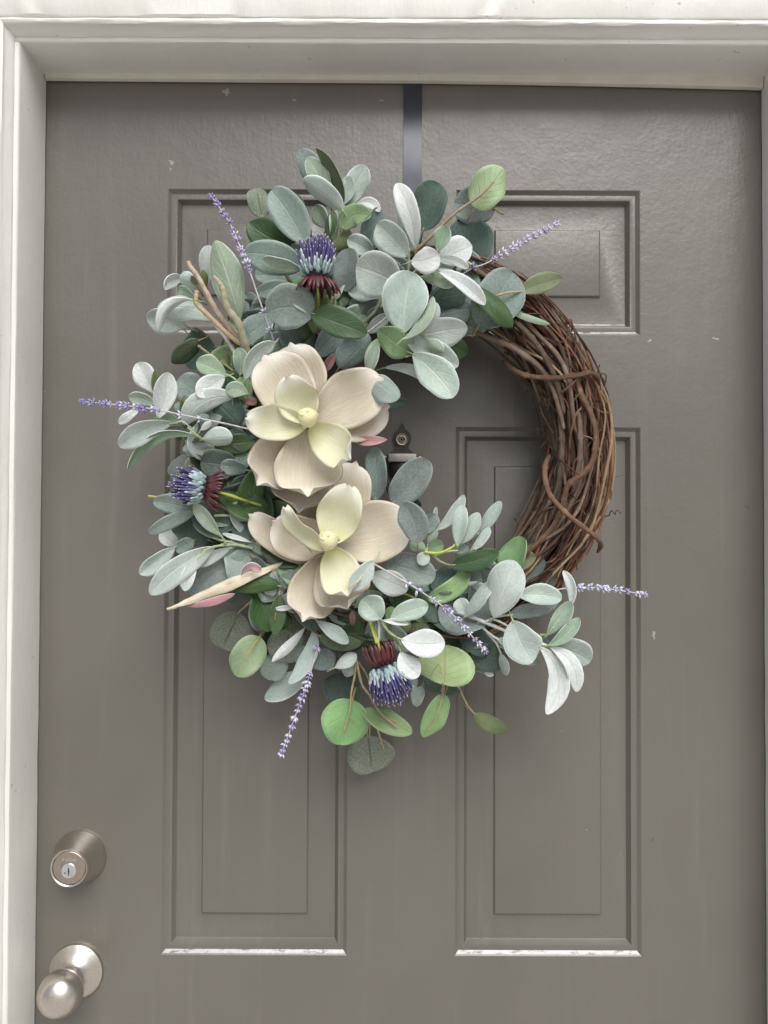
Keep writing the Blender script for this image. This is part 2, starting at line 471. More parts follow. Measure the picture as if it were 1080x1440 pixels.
# ------------------------------------------------------------------ setting
def structure(o):
    o['kind'] = 'structure'
    return o
DX0, DX1, DZ1 = -0.434, 0.4805, 2.033          # the opening
GZ = 0.0
structure(mesh_obj('ground', [(-40, -40, GZ), (40, -40, GZ), (40, 3, GZ), (-40, 3, GZ)], [(0, 1, 2, 3)], M['ground']))
wv = [(-2.4, GZ), (-.50, GZ), (-.50, 2.10), (.546, 2.10), (.546, GZ), (2.5, GZ), (2.5, 2.9), (-2.4, 2.9)]
wV = [(x, -.066, z) for x, z in wv] + [(x, .06, z) for x, z in wv]
wF = [(0, 1, 2, 7), (2, 3, 6, 7), (3, 4, 5, 6), (15, 10, 9, 8), (15, 14, 11, 10), (14, 13, 12, 11)] + [(i, i + 8, (i + 1) % 8 + 8, (i + 1) % 8) for i in range(8)]
structure(mesh_obj('wall', wV, wF, M['wall'], smooth=False))

# ------------------------------------------------------------------ door frame
frame = empty('door_frame', (0.023, -.03, GZ))
tag(frame, 'cream white painted wooden door frame with chipped moulding around the taupe door', 'door frame')

def extrude_profile(name, prof, a, b, dirs, mat, parent, mitre=None, seg=1, wob=0.0):
    """prof: list of (across, depth) ; runs from a to b ; dirs = (across vector) ; depth is toward the camera"""
    n = len(prof); V = []
    rnd = random.Random(len(name) + n)
    for s in range(seg + 1):
        t = s / seg
        for (ac, de) in prof:
            p0 = Vector(a) + dirs * ac; p1 = Vector(b) + dirs * ac
            if mitre:
                ax = (Vector(b) - Vector(a)).normalized()
                p0 -= ax * ac * mitre[0]; p1 += ax * ac * mitre[1]
            p = p0.lerp(p1, t) + Vector((0, -de, 0))
            if wob and 0 < s < seg: p += dirs * rnd.uniform(-wob, wob) + Vector((0, rnd.uniform(-wob, wob), 0))
            V.append(p)
    F = []
    for s in range(seg):
        for i in range(n):
            j = (i + 1) % n
            F.append((s * n + i, s * n + j, (s + 1) * n + j, (s + 1) * n + i))
    F.append(tuple(range(n - 1, -1, -1))); F.append(tuple(seg * n + i for i in range(n)))
    o = mesh_obj(name, V, F, mat, parent, sharp=35)
    bm = bmesh.new(); bm.from_mesh(o.data); bmesh.ops.recalc_face_normals(bm, faces=bm.faces); bm.to_mesh(o.data); bm.free()
    return o
XL, XR, ZU = Vector((-1, 0, 0)), Vector((1, 0, 0)), Vector((0, 0, 1))
JD = .072
jamb = [(0, .002), (0, JD - .003), (.001, JD - .001), (.003, JD), (.03, JD), (.03, -.05), (.016, -.05), (.016, .002)]
extrude_profile('side_jamb', jamb, (DX0, 0, GZ), (DX0, 0, DZ1), XL, M['trim'], frame, (0, 0), 40, .0003)
extrude_profile('side_jamb', jamb, (DX1, 0, GZ), (DX1, 0, DZ1), XR, M['trim'], frame, (0, 0), 40, .0003)
extrude_profile('head_jamb', jamb, (DX0 - .03, 0, DZ1), (DX1 + .03, 0, DZ1), ZU, M['trim'], frame, None, 40, .0003)
# brick moulding: a square reveal, a coved inner side, a round bead, then a flat outer band
mould = [(.0055, JD - .004), (.0055, JD + .0012), (.0064, JD + .0030), (.0086, JD + .0058), (.0112, JD + .0092), (.0124, JD + .0118), (.0130, JD + .0135), (.0146, JD + .0150), (.0168, JD + .0154),
         (.0190, JD + .0147), (.0203, JD + .0125), (.0207, JD + .0085), (.0226, JD + .0085), (.0232, JD + .0120), (.0250, JD + .0132), (.052, JD + .0136), (.056, JD + .010), (.056, JD - .004)]
extrude_profile('side_moulding', mould, (DX0, 0, GZ), (DX0, 0, DZ1), XL, M['trim'], frame, (0, 1), 60, .0005)
extrude_profile('side_moulding', mould, (DX1, 0, GZ), (DX1, 0, DZ1), XR, M['trim'], frame, (0, 1), 60, .0005)
extrude_profile('head_moulding', mould, (DX0, 0, DZ1), (DX1, 0, DZ1), ZU, M['trim'], frame, (1, 1), 60, .0005)
# weatherstrip hanging below the head, sagging at the latch side
ws = []
for k in range(41):
    t = k / 40
    x = DX0 + .001 + t * (DX1 - DX0 - .002)
    low = DZ1 - .0055 - .0015 * math.sin(t * 3.0) - .0085 * max(0, (t - .45) / .55) ** 1.7
    ws += [(x, -.0095, DZ1 + .004), (x, -.0085, low + .001), (x, -.006, low), (x, -.0025, low), (x, -.0025, DZ1 + .004)]
wf = [(k * 5 + i, k * 5 + (i + 1) % 5, k * 5 + 5 + (i + 1) % 5, k * 5 + 5 + i) for k in range(40) for i in range(5)]
mesh_obj('weatherstrip', ws, wf, M['rubber'], frame, sharp=40)
box('threshold', DX0 - .03, DX1 + .03, -.09, .06, GZ, GZ + .018, M['nickel_face'], frame, .003)

# ------------------------------------------------------------------ door
door = empty('door', (0.023, 0, GZ + .02))
tag(door, 'taupe painted panelled front door with nickel knob, deadbolt and knocker', 'door')
SX0, SX1, SZ0, SZ1 = DX0 - .012, DX1 + .012, GZ + .022, DZ1 + .010
panels = [(-.278, -.0445, 1.7045, 1.8905), (.0905, .3255, 1.7045, 1.8905), (-.278, -.0445, .9222, 1.5870), (.0905, .3255, .9222, 1.5870)]
# slab: front face with four openings, sides and back
xs = [SX0, -.278, -.0445, .0905, .3255, SX1]
zs = [SZ0, .9222, 1.5870, 1.7045, 1.8905, SZ1]
V = [(x, 0, z) for z in zs for x in xs]; F = []
for j in range(5):
    for i in range(5):
        if i in (1, 3) and j in (1, 3): continue
        F.append((j * 6 + i, j * 6 + i + 1, j * 6 + 7 + i, j * 6 + 6 + i))
b0 = len(V)
V += [(SX0, .044, SZ0), (SX1, .044, SZ0), (SX1, .044, SZ1), (SX0, .044, SZ1)]
F += [(b0 + 3, b0 + 2, b0 + 1, b0), tuple([5, 4, 3, 2, 1, 0]) + (b0, b0 + 1), (b0 + 2, b0 + 3) + tuple(range(30, 36)),
      tuple(range(0, 36, 6)) + (b0 + 3, b0), tuple(range(35, 0, -6)) + (b0 + 1, b0 + 2)]
mesh_obj('slab', V, F, M['door'], door, smooth=False)
PROF = [(0, 0), (.0006, .0003), (.0016, .0014), (.0042, .0040), (.0052, .0045), (.0070, .0042), (.0100, .0042), (.0118, .0048), (.0126, .0062), (.0150, .0105), (.0162, .0120), (.0172, .0122),
        (.0495, .0058), (.0500, .0048), (.0507, .0034), (.0517, .0028), (.0527, .0026)]
for (x0, x1, z0, z1) in panels:
    V, F = [], []
    for ins, dep in PROF:
        V += [(x0 + ins, dep, z0 + ins), (x1 - ins, dep, z0 + ins), (x1 - ins, dep, z1 - ins), (x0 + ins, dep, z1 - ins)]
    for k in range(len(PROF) - 1):
        for i in range(4):
            j = (i + 1) % 4
            F.append((k * 4 + i, k * 4 + j, k * 4 + 4 + j, k * 4 + 4 + i))
    k = (len(PROF) - 1) * 4
    F.append((k, k + 1, k + 2, k + 3))
    worn_glint_rows = (2, 3, 9, 10) if z1 > 1.8 and x0 > 0 else (2, 3)  # bottom ledges carry the painted highlight; upper right panel is also chipped
    MI = [1 if (i == 0 and k in worn_glint_rows) else 0 for k in range(len(PROF) - 1) for i in range(4)] + [0]
    mesh_obj('panel', V, F, [M['door'], M['worn_glint']], door, MI, sharp=33)

# deadbolt
AX = Vector((0, -1, 0))
c = Vector((-.3800, 0, 1.0445))
bolt = lathe('deadbolt', [(.0325, 0), (.0330, .002), (.0328, .004), (.0312, .008), (.0262, .022), (.0232, .031), (.0229, .0335), (.0220, .0346), (.0212, .0342), (.0205, .0335), (.0203, .0315), (0, .0315)], c, AX, M['nickel'], door, 64)
lathe('lock_face', [(.0199, .0300), (.0199, .0330), (.0192, .0336), (.0098, .0336), (.0094, .0331), (0, .0331)], c, AX, M['nickel_face'], bolt, 64)
cc = c + Vector((-.0002, 0, -.0032))
cyl = lathe('key_cylinder', [(.0090, .0330), (.0090, .0340), (.0085, .0345), (0, .0345)], cc, AX, M['cylinder'], bolt, 48)
kv = [(-.0005, .004), (.0005, .004), (.0006, .0015), (.0013, .0003), (.0006, -.0008), (.0012, -.0022), (.0004, -.0030), (.0004, -.0050), (-.0005, -.0050), (-.0006, -.0030), (0, -.0018), (-.0009, -.0003), (-.0005, .001)]
mesh_obj('keyhole', [(cc.x + x, -.0348, cc.z + z) for x, z in kv], [tuple(range(len(kv)))], M['black'], bolt, smooth=False)
lathe('tool_hole', [(.0008, .0344), (.0008, .0348), (0, .0348)], cc + Vector((-.0045, 0, -.0022)), AX, M['black'], bolt, 12)
tcu = bpy.data.curves.new('lettering', 'FONT')
tcu.body = 'Kwikset'; tcu.size = .0052; tcu.align_x = 'CENTER'; tcu.extrude = .0001
to = bpy.data.objects.new('lettering_tmp', tcu); COL.objects.link(to)
me = bpy.data.meshes.new_from_object(to.evaluated_get(bpy.context.evaluated_depsgraph_get()))
bpy.data.objects.remove(to)
me.materials.append(M['cylinder'])
le = bpy.data.objects.new('lettering', me); COL.objects.link(le); le.parent = bolt
le.matrix_parent_inverse = Matrix.Identity(4)
le.location = (c.x, -.0338, c.z + .0086); le.rotation_euler = (R(90), 0, 0)
# knob
c = Vector((-.3822, 0, .9035))
rose = lathe('door_knob', [(.0330, 0), (.0336, .0025), (.0330, .0048), (.0305, .0065), (.0255, .0090), (.0200, .0125), (.0160, .0165), (.0138, .0205), (.0132, .0240), (.0130, .0262)], c, AX, M['nickel'], door, 64)
lathe('collar', [(.0122, .0250), (.0122, .0275)], c, AX, M['black'], rose, 32)
kp = [(.0128, .0272), (.0133, .0285)]
for k in range(1, 25):
    a = math.pi * k / 24
    if k < 4: continue
    kp.append((.0262 * math.sin(a) ** .92, .0485 - .0235 * math.cos(a)))
lathe('knob_ball', kp, c, AX, M['nickel'], rose, 64, sharp=60)

# knocker with a peephole
kc = at(565.5, 645, .01)
kx, kz = kc.x, kc.z
def plate_from_outline(name, half, y0, y1, mat, parent, bev=.0012):
    pts = [(x, z) for x, z in half] + [(-x, z) for x, z in reversed(half) if x > 1e-6]
    bm = bmesh.new()
    vs_ = [bm.verts.new((kx + x, y0, kz + z)) for x, z in pts]
    f = bm.faces.new(vs_)
    r = bmesh.ops.extrude_face_region(bm, geom=[f])
    top = [g for g in r['geom'] if isinstance(g, bmesh.types.BMVert)]
    for v in top: v.co.y = y1
    bmesh.ops.recalc_face_normals(bm, faces=bm.faces)
    ed = [e for e in bm.edges if all(abs(v.co.y - y1) < 1e-6 for v in e.verts)]
    bmesh.ops.bevel(bm, geom=ed, offset=bev, segments=2, affect='EDGES')
    me = bpy.data.meshes.new(name); bm.to_mesh(me); bm.free(); me.materials.append(mat)
    for p in me.polygons: p.use_smooth = True
    me.set_sharp_from_angle(angle=R(35))
    return link(bpy.data.objects.new(name, me), parent)
half = [(0, .0455), (.0022, .0425), (.0050, .037), (.0098, .0330), (.0118, .026), (.0102, .020), (.0078, .0165), (.0085, .0135), (.0130, .0090), (.0185, .0060), (.0200, .0030), (.0200, -.0100), (.0180, -.0150),
        (.0150, -.0240), (.0105, -.0330), (.0060, -.0420), (.0045, -.0560), (.0070, -.0640), (.0045, -.0720), (0, -.0745)]
kn = plate_from_outline('knocker', half, -.0005, -.0065, M['bronze'], door)
lathe('knocker_bowl', [(.0178, 0), (.0176, .003), (.0165, .006), (.0140, .0095), (.0100, .012), (.0050, .0136), (0, .014)], Vector((kx, -.006, kz - .011)), AX, M['bronze'], kn, 40)
lathe('peephole_ring', [(.0082, 0), (.0082, .0035), (.0074, .0045), (.0064, .0042), (.0058, .0028), (.0050, .0028), (.0046, .0040), (.0036, .0044), (.0030, .0030), (.0020, .0026), (0, .0026)], Vector((kx, -.006, kz + .0245)), AX, M['nickel_face'], kn, 40)
lathe('peephole_lens', [(.0024, 0), (.0020, .0010), (.0010, .0016), (0, .0018)], Vector((kx, -.0086, kz + .0245)), AX, M['lens'], kn, 24)
box('nameplate', kx - .0175, kx + .0175, -.0235, -.0050, kz - .0050, kz + .0052, M['plate'], kn, .0010)
loop = []
for k in range(25):
    a = R(180) + R(180) * k / 24
    loop.append((kx + .0232 * math.cos(a), -.0125 - .006 * math.sin(-a + math.pi) * -1 * 0 - .004, kz + .001 + .060 * math.sin(a)))
tube('knocker_handle', loop, [.0017 + .0014 * math.sin(math.pi * k / 24) for k in range(25)], M['bronze'], kn, 10)
for s in (-1, 1):
    lathe('pivot', [(.0026, 0), (.0030, .001), (.0030, .004), (.0018, .0055)], Vector((kx + s * .0195, -.0155, kz + .001)), Vector((s, 0, 0)), M['nickel_face'], kn, 16)

# ------------------------------------------------------------------ wreath hanger
hx = at(580.5, 112, 0).x
hang = empty('wreath_hanger', (hx, 0, DZ1 + .01))
tag(hang, 'dark blue grey metal strap hooked over the top of the door', 'wreath hanger')
WC = at(571, 634, .058)                         # centre of the vine ring
RING_R, RING_W = .2055, .0375
ztop = WC.z + RING_R
path = [(.047, SZ1 - .06), (.047, SZ1 + .001), (.0465, SZ1 + .0025), (-.0015, SZ1 + .0025), (-.0022, SZ1 + .001), (-.0022, 1.90), (-.0022, ztop - .075)]
for k in range(1, 13):                           # the J that carries the ring
    a = math.pi * k / 12
    path.append((-.0022 - .045 * (1 - math.cos(a)), ztop - .075 - .018 * math.sin(a)))
path += [(-.0922, ztop - .05), (-.0940, ztop - .035)]
hw = .0117
V, F = [], []
for i, (y, z) in enumerate(path):
    a = Vector(path[max(i - 1, 0)]); b = Vector(path[min(i + 1, len(path) - 1)])
    t = (b - a).normalized(); nrm = Vector((-t.y, t.x)) * .0007
    for sx, sn in ((-1, -1), (1, -1), (1, 1), (-1, 1)):
        V.append((hx + sx * hw, y + sn * nrm.x, z + sn * nrm.y))
for i in range(len(path) - 1):
    for k in range(4):
        k2 = (k + 1) % 4
        F.append((i * 4 + k, i * 4 + k2, i * 4 + 4 + k2, i * 4 + 4 + k))
F += [(3, 2, 1, 0), tuple((len(path) - 1) * 4 + k for k in range(4))]
mesh_obj('strap', V, F, M['strap'], hang, sharp=40)

# ------------------------------------------------------------------ wreath
wreath = empty('wreath', (WC.x, -.012, WC.z - RING_R - RING_W))
tag(wreath, 'grapevine wreath with cream magnolias, lambs ear, eucalyptus, lavender and thistles hanging on the door', 'wreath')
rg = random.Random(11)
def ring_pt(th, rho, phi, dd=0.0):
    rr = RING_R + rho * math.cos(phi)
    return Vector((WC.x + rr * math.cos(th), WC.y - (rho * 1.0) * math.sin(phi) - dd, WC.z + rr * math.sin(th)))

def ring_vine(th0, span, rho, phi0, wind, r0, mat, taper=.6):
    n = max(14, int(span * 15))
    pts, rad = [], []
    p1, p2, p3 = (rg.uniform(0, 6.28) for _ in range(3))
    k1, k2 = rg.uniform(1.2, 2.4), rg.uniform(3.5, 7)
    node = rg.uniform(.25, .42); nph = rg.uniform(0, 1)
    for i in range(n + 1):
        t = i / n
        th = th0 + span * t
        rr = rho * (1 + .13 * math.sin(k1 * th + p1) + .08 * math.sin(k2 * th + p2))
        ph = phi0 + wind * span * t + .30 * math.sin(k1 * 1.3 * th + p3) + .10 * math.sin(k2 * 1.7 * th + p1)
        pts.append(ring_pt(th, min(rr, RING_W * 1.12), ph))
        nd = ((th - th0) / node + nph) % 1.0
        knob = .38 * math.exp(-((nd - .5) / .05) ** 2)
        rad.append(r0 * (1 - taper * t) * (1 + knob + rg.uniform(-.06, .06)) * (.3 + .7 * min(1, t * 9, (1 - t) * 9)))
    tube('vine', pts, rad, M[mat], wreath, 7 if r0 > .0022 else 6)
    return pts, rad

def tendril(p, direction, length, r, mat, curl=0.0, turns=0.0):
    d = direction.normalized()
    s = d.cross(Vector((0, -1, .2))).normalized(); t = d.cross(s)
    pts, rad = [], []
    n = 10 if not turns else int(14 * turns) + 8
    for i in range(n + 1):
        u = i / n
        q = p + d * length * u + s * curl * length * u * u
        if turns and u > .35:
            a = (u - .35) / .65 * turns * 2 * math.pi
            q += (s * (math.cos(a) - 1) + t * math.sin(a)) * (.0032 * (1 - .4 * u))
        pts.append(q); rad.append(r * (1 - .55 * u))
    tube('tendril', pts, rad, M[mat], wreath, 5)

# inner bundle, thick old canes
for i in range(34):
    rho = RING_W * math.sqrt(rg.uniform(.02, .55))
    ring_vine(rg.uniform(0, 6.28), rg.uniform(3, 6.0), rho, rg.uniform(0, 6.28), rg.uniform(-.5, .5), rg.uniform(.0018, .0036), rg.choice(['bark_dark', 'bark_brown', 'bark_dark', 'bark_dark']), .3)
# outer shell on the bare side: inner edge grey and thick, outer edge thin and red
for i in range(150):
    phi = rg.uniform(-.6, math.pi + .6)
    outer = math.cos(phi)
    rho = RING_W * rg.uniform(.50, 1.05)
    if outer > .15: r0, mt = rg.uniform(.0009, .0019), rg.choice(['bark_red', 'bark_red', 'bark_brown', 'bark_dark', 'bark_tan'])
    elif outer > -.5: r0, mt = rg.uniform(.0009, .0022), rg.choice(['bark_brown', 'bark_grey', 'bark_red', 'bark_dark'])
    else: r0, mt = rg.uniform(.0012, .0028), rg.choice(['bark_grey', 'bark_brown', 'bark_grey'])
    sp = rg.uniform(1.0, 2.6)
    mid = rg.uniform(-.75, .95)
    sg = rg.choice((-1, 1))
    pts, rad = ring_vine(mid - sg * sp / 2, sg * sp if sg > 0 else -sp, rho, phi, rg.uniform(-.9, .9), r0, mt, .45) if sg > 0 else ring_vine(mid - sp / 2, sp, rho, phi, rg.uniform(-.9, .9), r0, mt, -.2)
    for _ in range(rg.choice((0, 1, 1, 2))):
        k = rg.randrange(len(pts) // 4, len(pts) - 3)
        T = (pts[k + 1] - pts[k]).normalized()
        out = Vector((rg.uniform(-1, 1), rg.uniform(-.9, -.1), rg.uniform(-1, 1)))
        tendril(pts[k], T * rg.choice((-1, 1)) + out * .7, rg.uniform(.010, .030), rg.uniform(.0006, .0013), mt, rg.uniform(-.5, .5))
for i in range(130):
    th, phi = rg.uniform(-.75, 1.0), rg.uniform(-.3, math.pi + .2)
    p = ring_pt(th, RING_W * rg.uniform(.8, 1.05), phi)
    q = ring_pt(th + rg.uniform(.06, .25) * rg.choice((-1, 1)), RING_W * rg.uniform(.95, 1.22), phi + rg.uniform(-.9, .9))
    k = p.lerp(q, .5) + Vector((rg.uniform(-.006, .006), rg.uniform(-.008, .001), rg.uniform(-.006, .006)))
    c = [tuple(v) for v in (p, k, q)]
    pts = spline(c, 5)
    r = rg.uniform(.0006, .0014)
    tube('twig', pts, [r * (1 - .5 * j / len(pts)) for j in range(len(pts))], M[rg.choice(['bark_red', 'bark_brown', 'bark_grey', 'bark_tan'])], wreath, 5)
# the rest of the loop, mostly under the foliage
for i in range(34):
    phi = rg.uniform(-.6, math.pi + .6)
    ring_vine(rg.uniform(.8, 5.0), rg.uniform(1.4, 2.6), RING_W * rg.uniform(.4, .8), phi, rg.uniform(-.4, .4), rg.uniform(.0013, .0033), rg.choice(['bark_red', 'bark_brown', 'bark_dark', 'bark_grey']), .4)

def hand_vine(x0, y0, sc, P, r, mat, taper=.15, name='vine'):
    pts = spline([(x0 + a / sc, y0 + b / sc, d) for a, b, d in P], 8)
    n = len(pts); rad = []
    for i in range(n):
        nd = (i / 9.0 + .3) % 1
        rad.append(r * .84 * (1 - taper * i / n) * (.4 + .6 * min(1, (i + 1) / 6, (n - i) / 6)) * (1 + .35 * math.exp(-((nd - .5) / .07) ** 2) + rg.uniform(-.05, .05)))
    return tube(name, [at(*p) for p in pts], rad, M[mat], wreath, 8)
c3, c4 = (640, 360, 4.5), (680, 560, 4.5)
hand_vine(*c3, [(300, 665, .062), (345, 705, .082), (410, 742, .100), (500, 765, .108), (640, 772, .113), (780, 752, .110), (860, 740, .100), (903, 775, .082), (905, 825, .058)], .0036, 'bark_brown')
hand_vine(*c4, [(440, 345, .060), (395, 410, .086), (388, 500, .100), (410, 590, .106), (450, 652, .110), (530, 735, .113), (620, 808, .112), (700, 868, .108), (742, 925, .092), (720, 975, .070)], .0037, 'bark_brown')
hand_vine(*c4, [(590, -110, .098), (630, 0, .102), (680, 100, .106), (712, 230, .108), (695, 380, .110), (640, 470, .110), (540, 545, .107), (507, 640, .100), (480, 740, .098), (400, 860, .096), (270, 980, .092), (170, 1050, .085)], .0041, 'bark_brown')
hand_vine(*c4, [(430, -150, .085), (470, 0, .094), (492, 200, .098), (495, 330, .098), (470, 560, .090), (400, 690, .082), (290, 885, .074), (215, 980, .066)], .0040, 'bark_grey')
hand_vine(*c4, [(600, 90, .104), (612, 200, .104), (612, 330, .101), (600, 450, .097), (560, 600, .094)], .0040, 'bark_grey')
hand_vine(*c4, [(735, -60, .066), (775, 0, .070), (800, 120, .072), (806, 300, .072), (803, 430, .070), (790, 620, .068), (745, 780, .070), (690, 900, .080)], .0021, 'bark_red')
hand_vine(*c4, [(370, 480, .052), (325, 570, .048), (270, 690, .044), (215, 790, .042), (188, 900, .044)], .0022, 'bark_grey', .3)
hand_vine(*c4, [(215, 792, .042), (260, 798, .048), (330, 795, .055), (400, 740, .066)], .0012, 'bark_grey', .2)
hand_vine(*c4, [(620, 60, .112), (580, 110, .116), (560, 190, .114), (545, 260, .108), (548, 330, .100)], .0017, 'bark_brown', .4)
hand_vine(*c4, [(755, 520, .100), (725, 620, .104), (690, 690, .104), (640, 770, .098)], .0015, 'bark_brown', .3)
hand_vine(*c4, [(430, 340, .075), (520, 420, .112), (610, 490, .118)], .0015, 'bark_red', .3)
hand_vine(*c3, [(240, 90, .05), (275, 65, .056), (370, 165, .062), (520, 300, .066), (640, 480, .068), (780, 650, .070), (900, 830, .068)], .0019, 'bark_red')
hand_vine(*c3, [(120, 480, .09), (250, 530, .098), (380, 590, .102), (520, 690, .104), (600, 800, .104), (650, 930, .103), (690, 1100, .102)], .0042, 'bark_grey')
hand_vine(*c3, [(360, 400, .100), (450, 480, .107), (540, 590, .110), (610, 720, .110), (660, 860, .107), (690, 1000, .104)], .0040, 'bark_grey')
hand_vine(*c3, [(670, 865, .110), (720, 830, .116), (765, 785, .117)], .0022, 'bark_brown', .5, 'tendril')
hand_vine(*c3, [(60, 120, .072), (110, 165, .085), (140, 110, .092), (175, 100, .085)], .0042, 'bark_dark', .1)
for (x, y, sc, dx, dz, tn) in [(815, 750, 4.5, 1, .2, 2.2), (265, 830, 4.5, .3, 1, 2), (400, 100, 4.5, .5, 1, 2)]:
    tendril(at(680 + (x - 60) / 4.5, 560 + y / 4.5, .06), Vector((dx, -.1, dz)), .022, .0008, 'bark_dark', 0, tn)
tendril(at(755, 555, .05), Vector((-1, -.3, .4)), .025, .0008, 'bark_brown', .4, 1.2)
tendril(at(760, 598, .05), Vector((-1, -.2, -.2)), .02, .0008, 'bark_brown', -.5, 1)

# ------------------------------------------------------------------ leaves
SHAPE = {'L': (.80, .58), 'W': (.85, .60), 'G': (.85, .60), 'E': (.5, .46), 'K': (.52, .48), 'M': (.55, .48), 'F': (.48, .56), 'Y': (.5, .56), 'D': (.6, .62), 'O': (.65, .7), 'S': (.48, .48), 'P': (.6, .7), 'Q': (.6, .8)}
KIND = {'L': 'lambs_ear_leaf', 'W': 'lambs_ear_leaf', 'G': 'lambs_ear_leaf', 'P': 'curled_petal', 'Q': 'curled_petal'}

def blade(name, P, W, ab, mats, parent, nu=14, nv=8, fold=.2, roll=0.0, twist=0.0, wave=.05, thick=.0007, ph=0.0, curl=0.0, asym=0.0, und=0.0, cup=0.0, cusp=0.0, lip=0.0):
    a, b = ab
    um = a / (a + b); nm = um ** a * (1 - um) ** b
    n = len(P)
    rows = []
    for i in range(nu + 1):
        u = .5 - .5 * math.cos(math.pi * (.03 + .97 * i / nu)) if i else .002
        u = min(u, .9985)
        x = u * (n - 1); k = min(int(x), n - 2); t = x - k
        p = P[k].lerp(P[k + 1], t)
        T = (P[k + 1] - P[k]).normalized()
        Nn = (CAM - p).normalized(); Nn = (Nn - T * Nn.dot(T))
        if Nn.length < .15: Nn = Vector((0, -1, 0)) - T * (-T.y)
        Nn.normalize()
        S = T.cross(Nn)
        an = roll + twist * (u - .5)
        S2 = S * math.cos(an) + Nn * math.sin(an); N2 = Nn * math.cos(an) - S * math.sin(an)
        hw = W / 2 * (u ** a * (1 - u) ** b) / nm
        rows.append((u, p, T, S2, N2, max(hw, W * .012)))
    V, UV = [], []
    m1 = nv + 1
    Lm = sum((P[k + 1] - P[k]).length for k in range(n - 1))
    for side in (0, 1):
        for (u, p, T, S, Nn, hw) in rows:
            for j in range(m1):
                v = -1 + 2 * j / nv
                hs_ = hw * (1 + asym * (1 if v > 0 else -1)) * (1 + und * math.sin(11 * u + ph * 2 + (1.7 if v > 0 else 0)))
                h = fold * hw * (abs(v) ** 1.2 - .45) + cup * hw * (v * v - .4) + curl * Lm * max(0, u - .45) ** 2
                h += wave * hw * math.sin(7.0 * u + ph + (2.1 if v > 0 else 0)) * v * v
                ext = 0
                if lip and u > .66:
                    q = (u - .66) / .34
                    h += lip * Lm * q ** 2.4 * (.55 + .45 * v * v)
                    ext = cusp * Lm * q * q * math.exp(-(v / .34) ** 2)
                elif cusp and u > .7:
                    ext = cusp * Lm * ((u - .7) / .3) ** 2 * math.exp(-(v / .34) ** 2)
                q = p + S * (v * hs_) + Nn * (h - side * thick) + T * ext
                V.append(q); UV.append(((v + 1) / 2, u))
    nt = (nu + 1) * m1
    F, MI = [], []
    for i in range(nu):
        for j in range(nv):
            q = (i * m1 + j, i * m1 + j + 1, (i + 1) * m1 + j + 1, (i + 1) * m1 + j)
            for tr_ in ((q[0], q[1], q[2]), (q[0], q[2], q[3])):
                F.append(tr_); MI.append(0)
                F.append(tuple(nt + k for k in reversed(tr_))); MI.append(1)
    ring = [j for j in range(m1)] + [i * m1 + nv for i in range(1, nu + 1)] + [nu * m1 + j for j in range(nv - 1, -1, -1)] + [i * m1 for i in range(nu - 1, 0, -1)]
    for k in range(len(ring)):
        p0, p1 = ring[k], ring[(k + 1) % len(ring)]
        F.append((p1, p0, nt + p0, nt + p1)); MI.append(2)
    return mesh_obj(name, V, F, mats, parent, MI, True, UV)

rl = random.Random(5)
def leaf(bx, by, tx, ty, w, ty_, d0, d1, bend=0.0, roll=None, arch=None, petiole=True):
    """photo pixels, depths in mm"""
    d0 /= 1000; d1 /= 1000
    L = math.hypot(tx - bx, ty - by)
    pxn, pyn = -(ty - by) / L, (tx - bx) / L
    arch = rl.uniform(.03, .10) * L / ppm(d0) if arch is None else arch
    P = []
    for i in range(13):
        u = i / 12
        o = 4 * u * (1 - u) * bend * L
        P.append(at(bx + (tx - bx) * u + pxn * o, by + (ty - by) * u + pyn * o, d0 + (d1 - d0) * u + arch * 4 * u * (1 - u)))
    roll = rl.uniform(-.45, .45) if roll is None else roll
    W = 1.13 * w / ppm((d0 + d1) / 2) / max(.6, math.cos(roll))
    lamb = ty_ in 'LWG'
    o = blade(KIND.get(ty_, 'eucalyptus_leaf'), P, W, SHAPE[ty_], [M[ty_], M[BACK[ty_]], RIM[ty_]], wreath,
              fold=rl.uniform(.14, .52 if lamb else .34) * (1 if rl.random() < .72 else -1), roll=roll, twist=rl.uniform(-.7, .7), wave=rl.uniform(.05, .20), curl=rl.uniform(-.35, .35), asym=rl.uniform(-.12, .12), und=rl.uniform(.01, .045),
              thick=.0011 if lamb else .0006, ph=rl.uniform(0, 6))
    if petiole:
        T = (P[0] - P[2]).normalized()
        q = P[0] + T * .012 + Vector((0, .010, 0))
        tube('petiole', [P[1] + (P[0] - P[1]) * .3, P[0], P[0].lerp(q, .5) + Vector((0, .002, 0)), q], [.0007, .0009, .0010, .0011], M['stem_g' if lamb else 'stem'], o, 5)
    return o

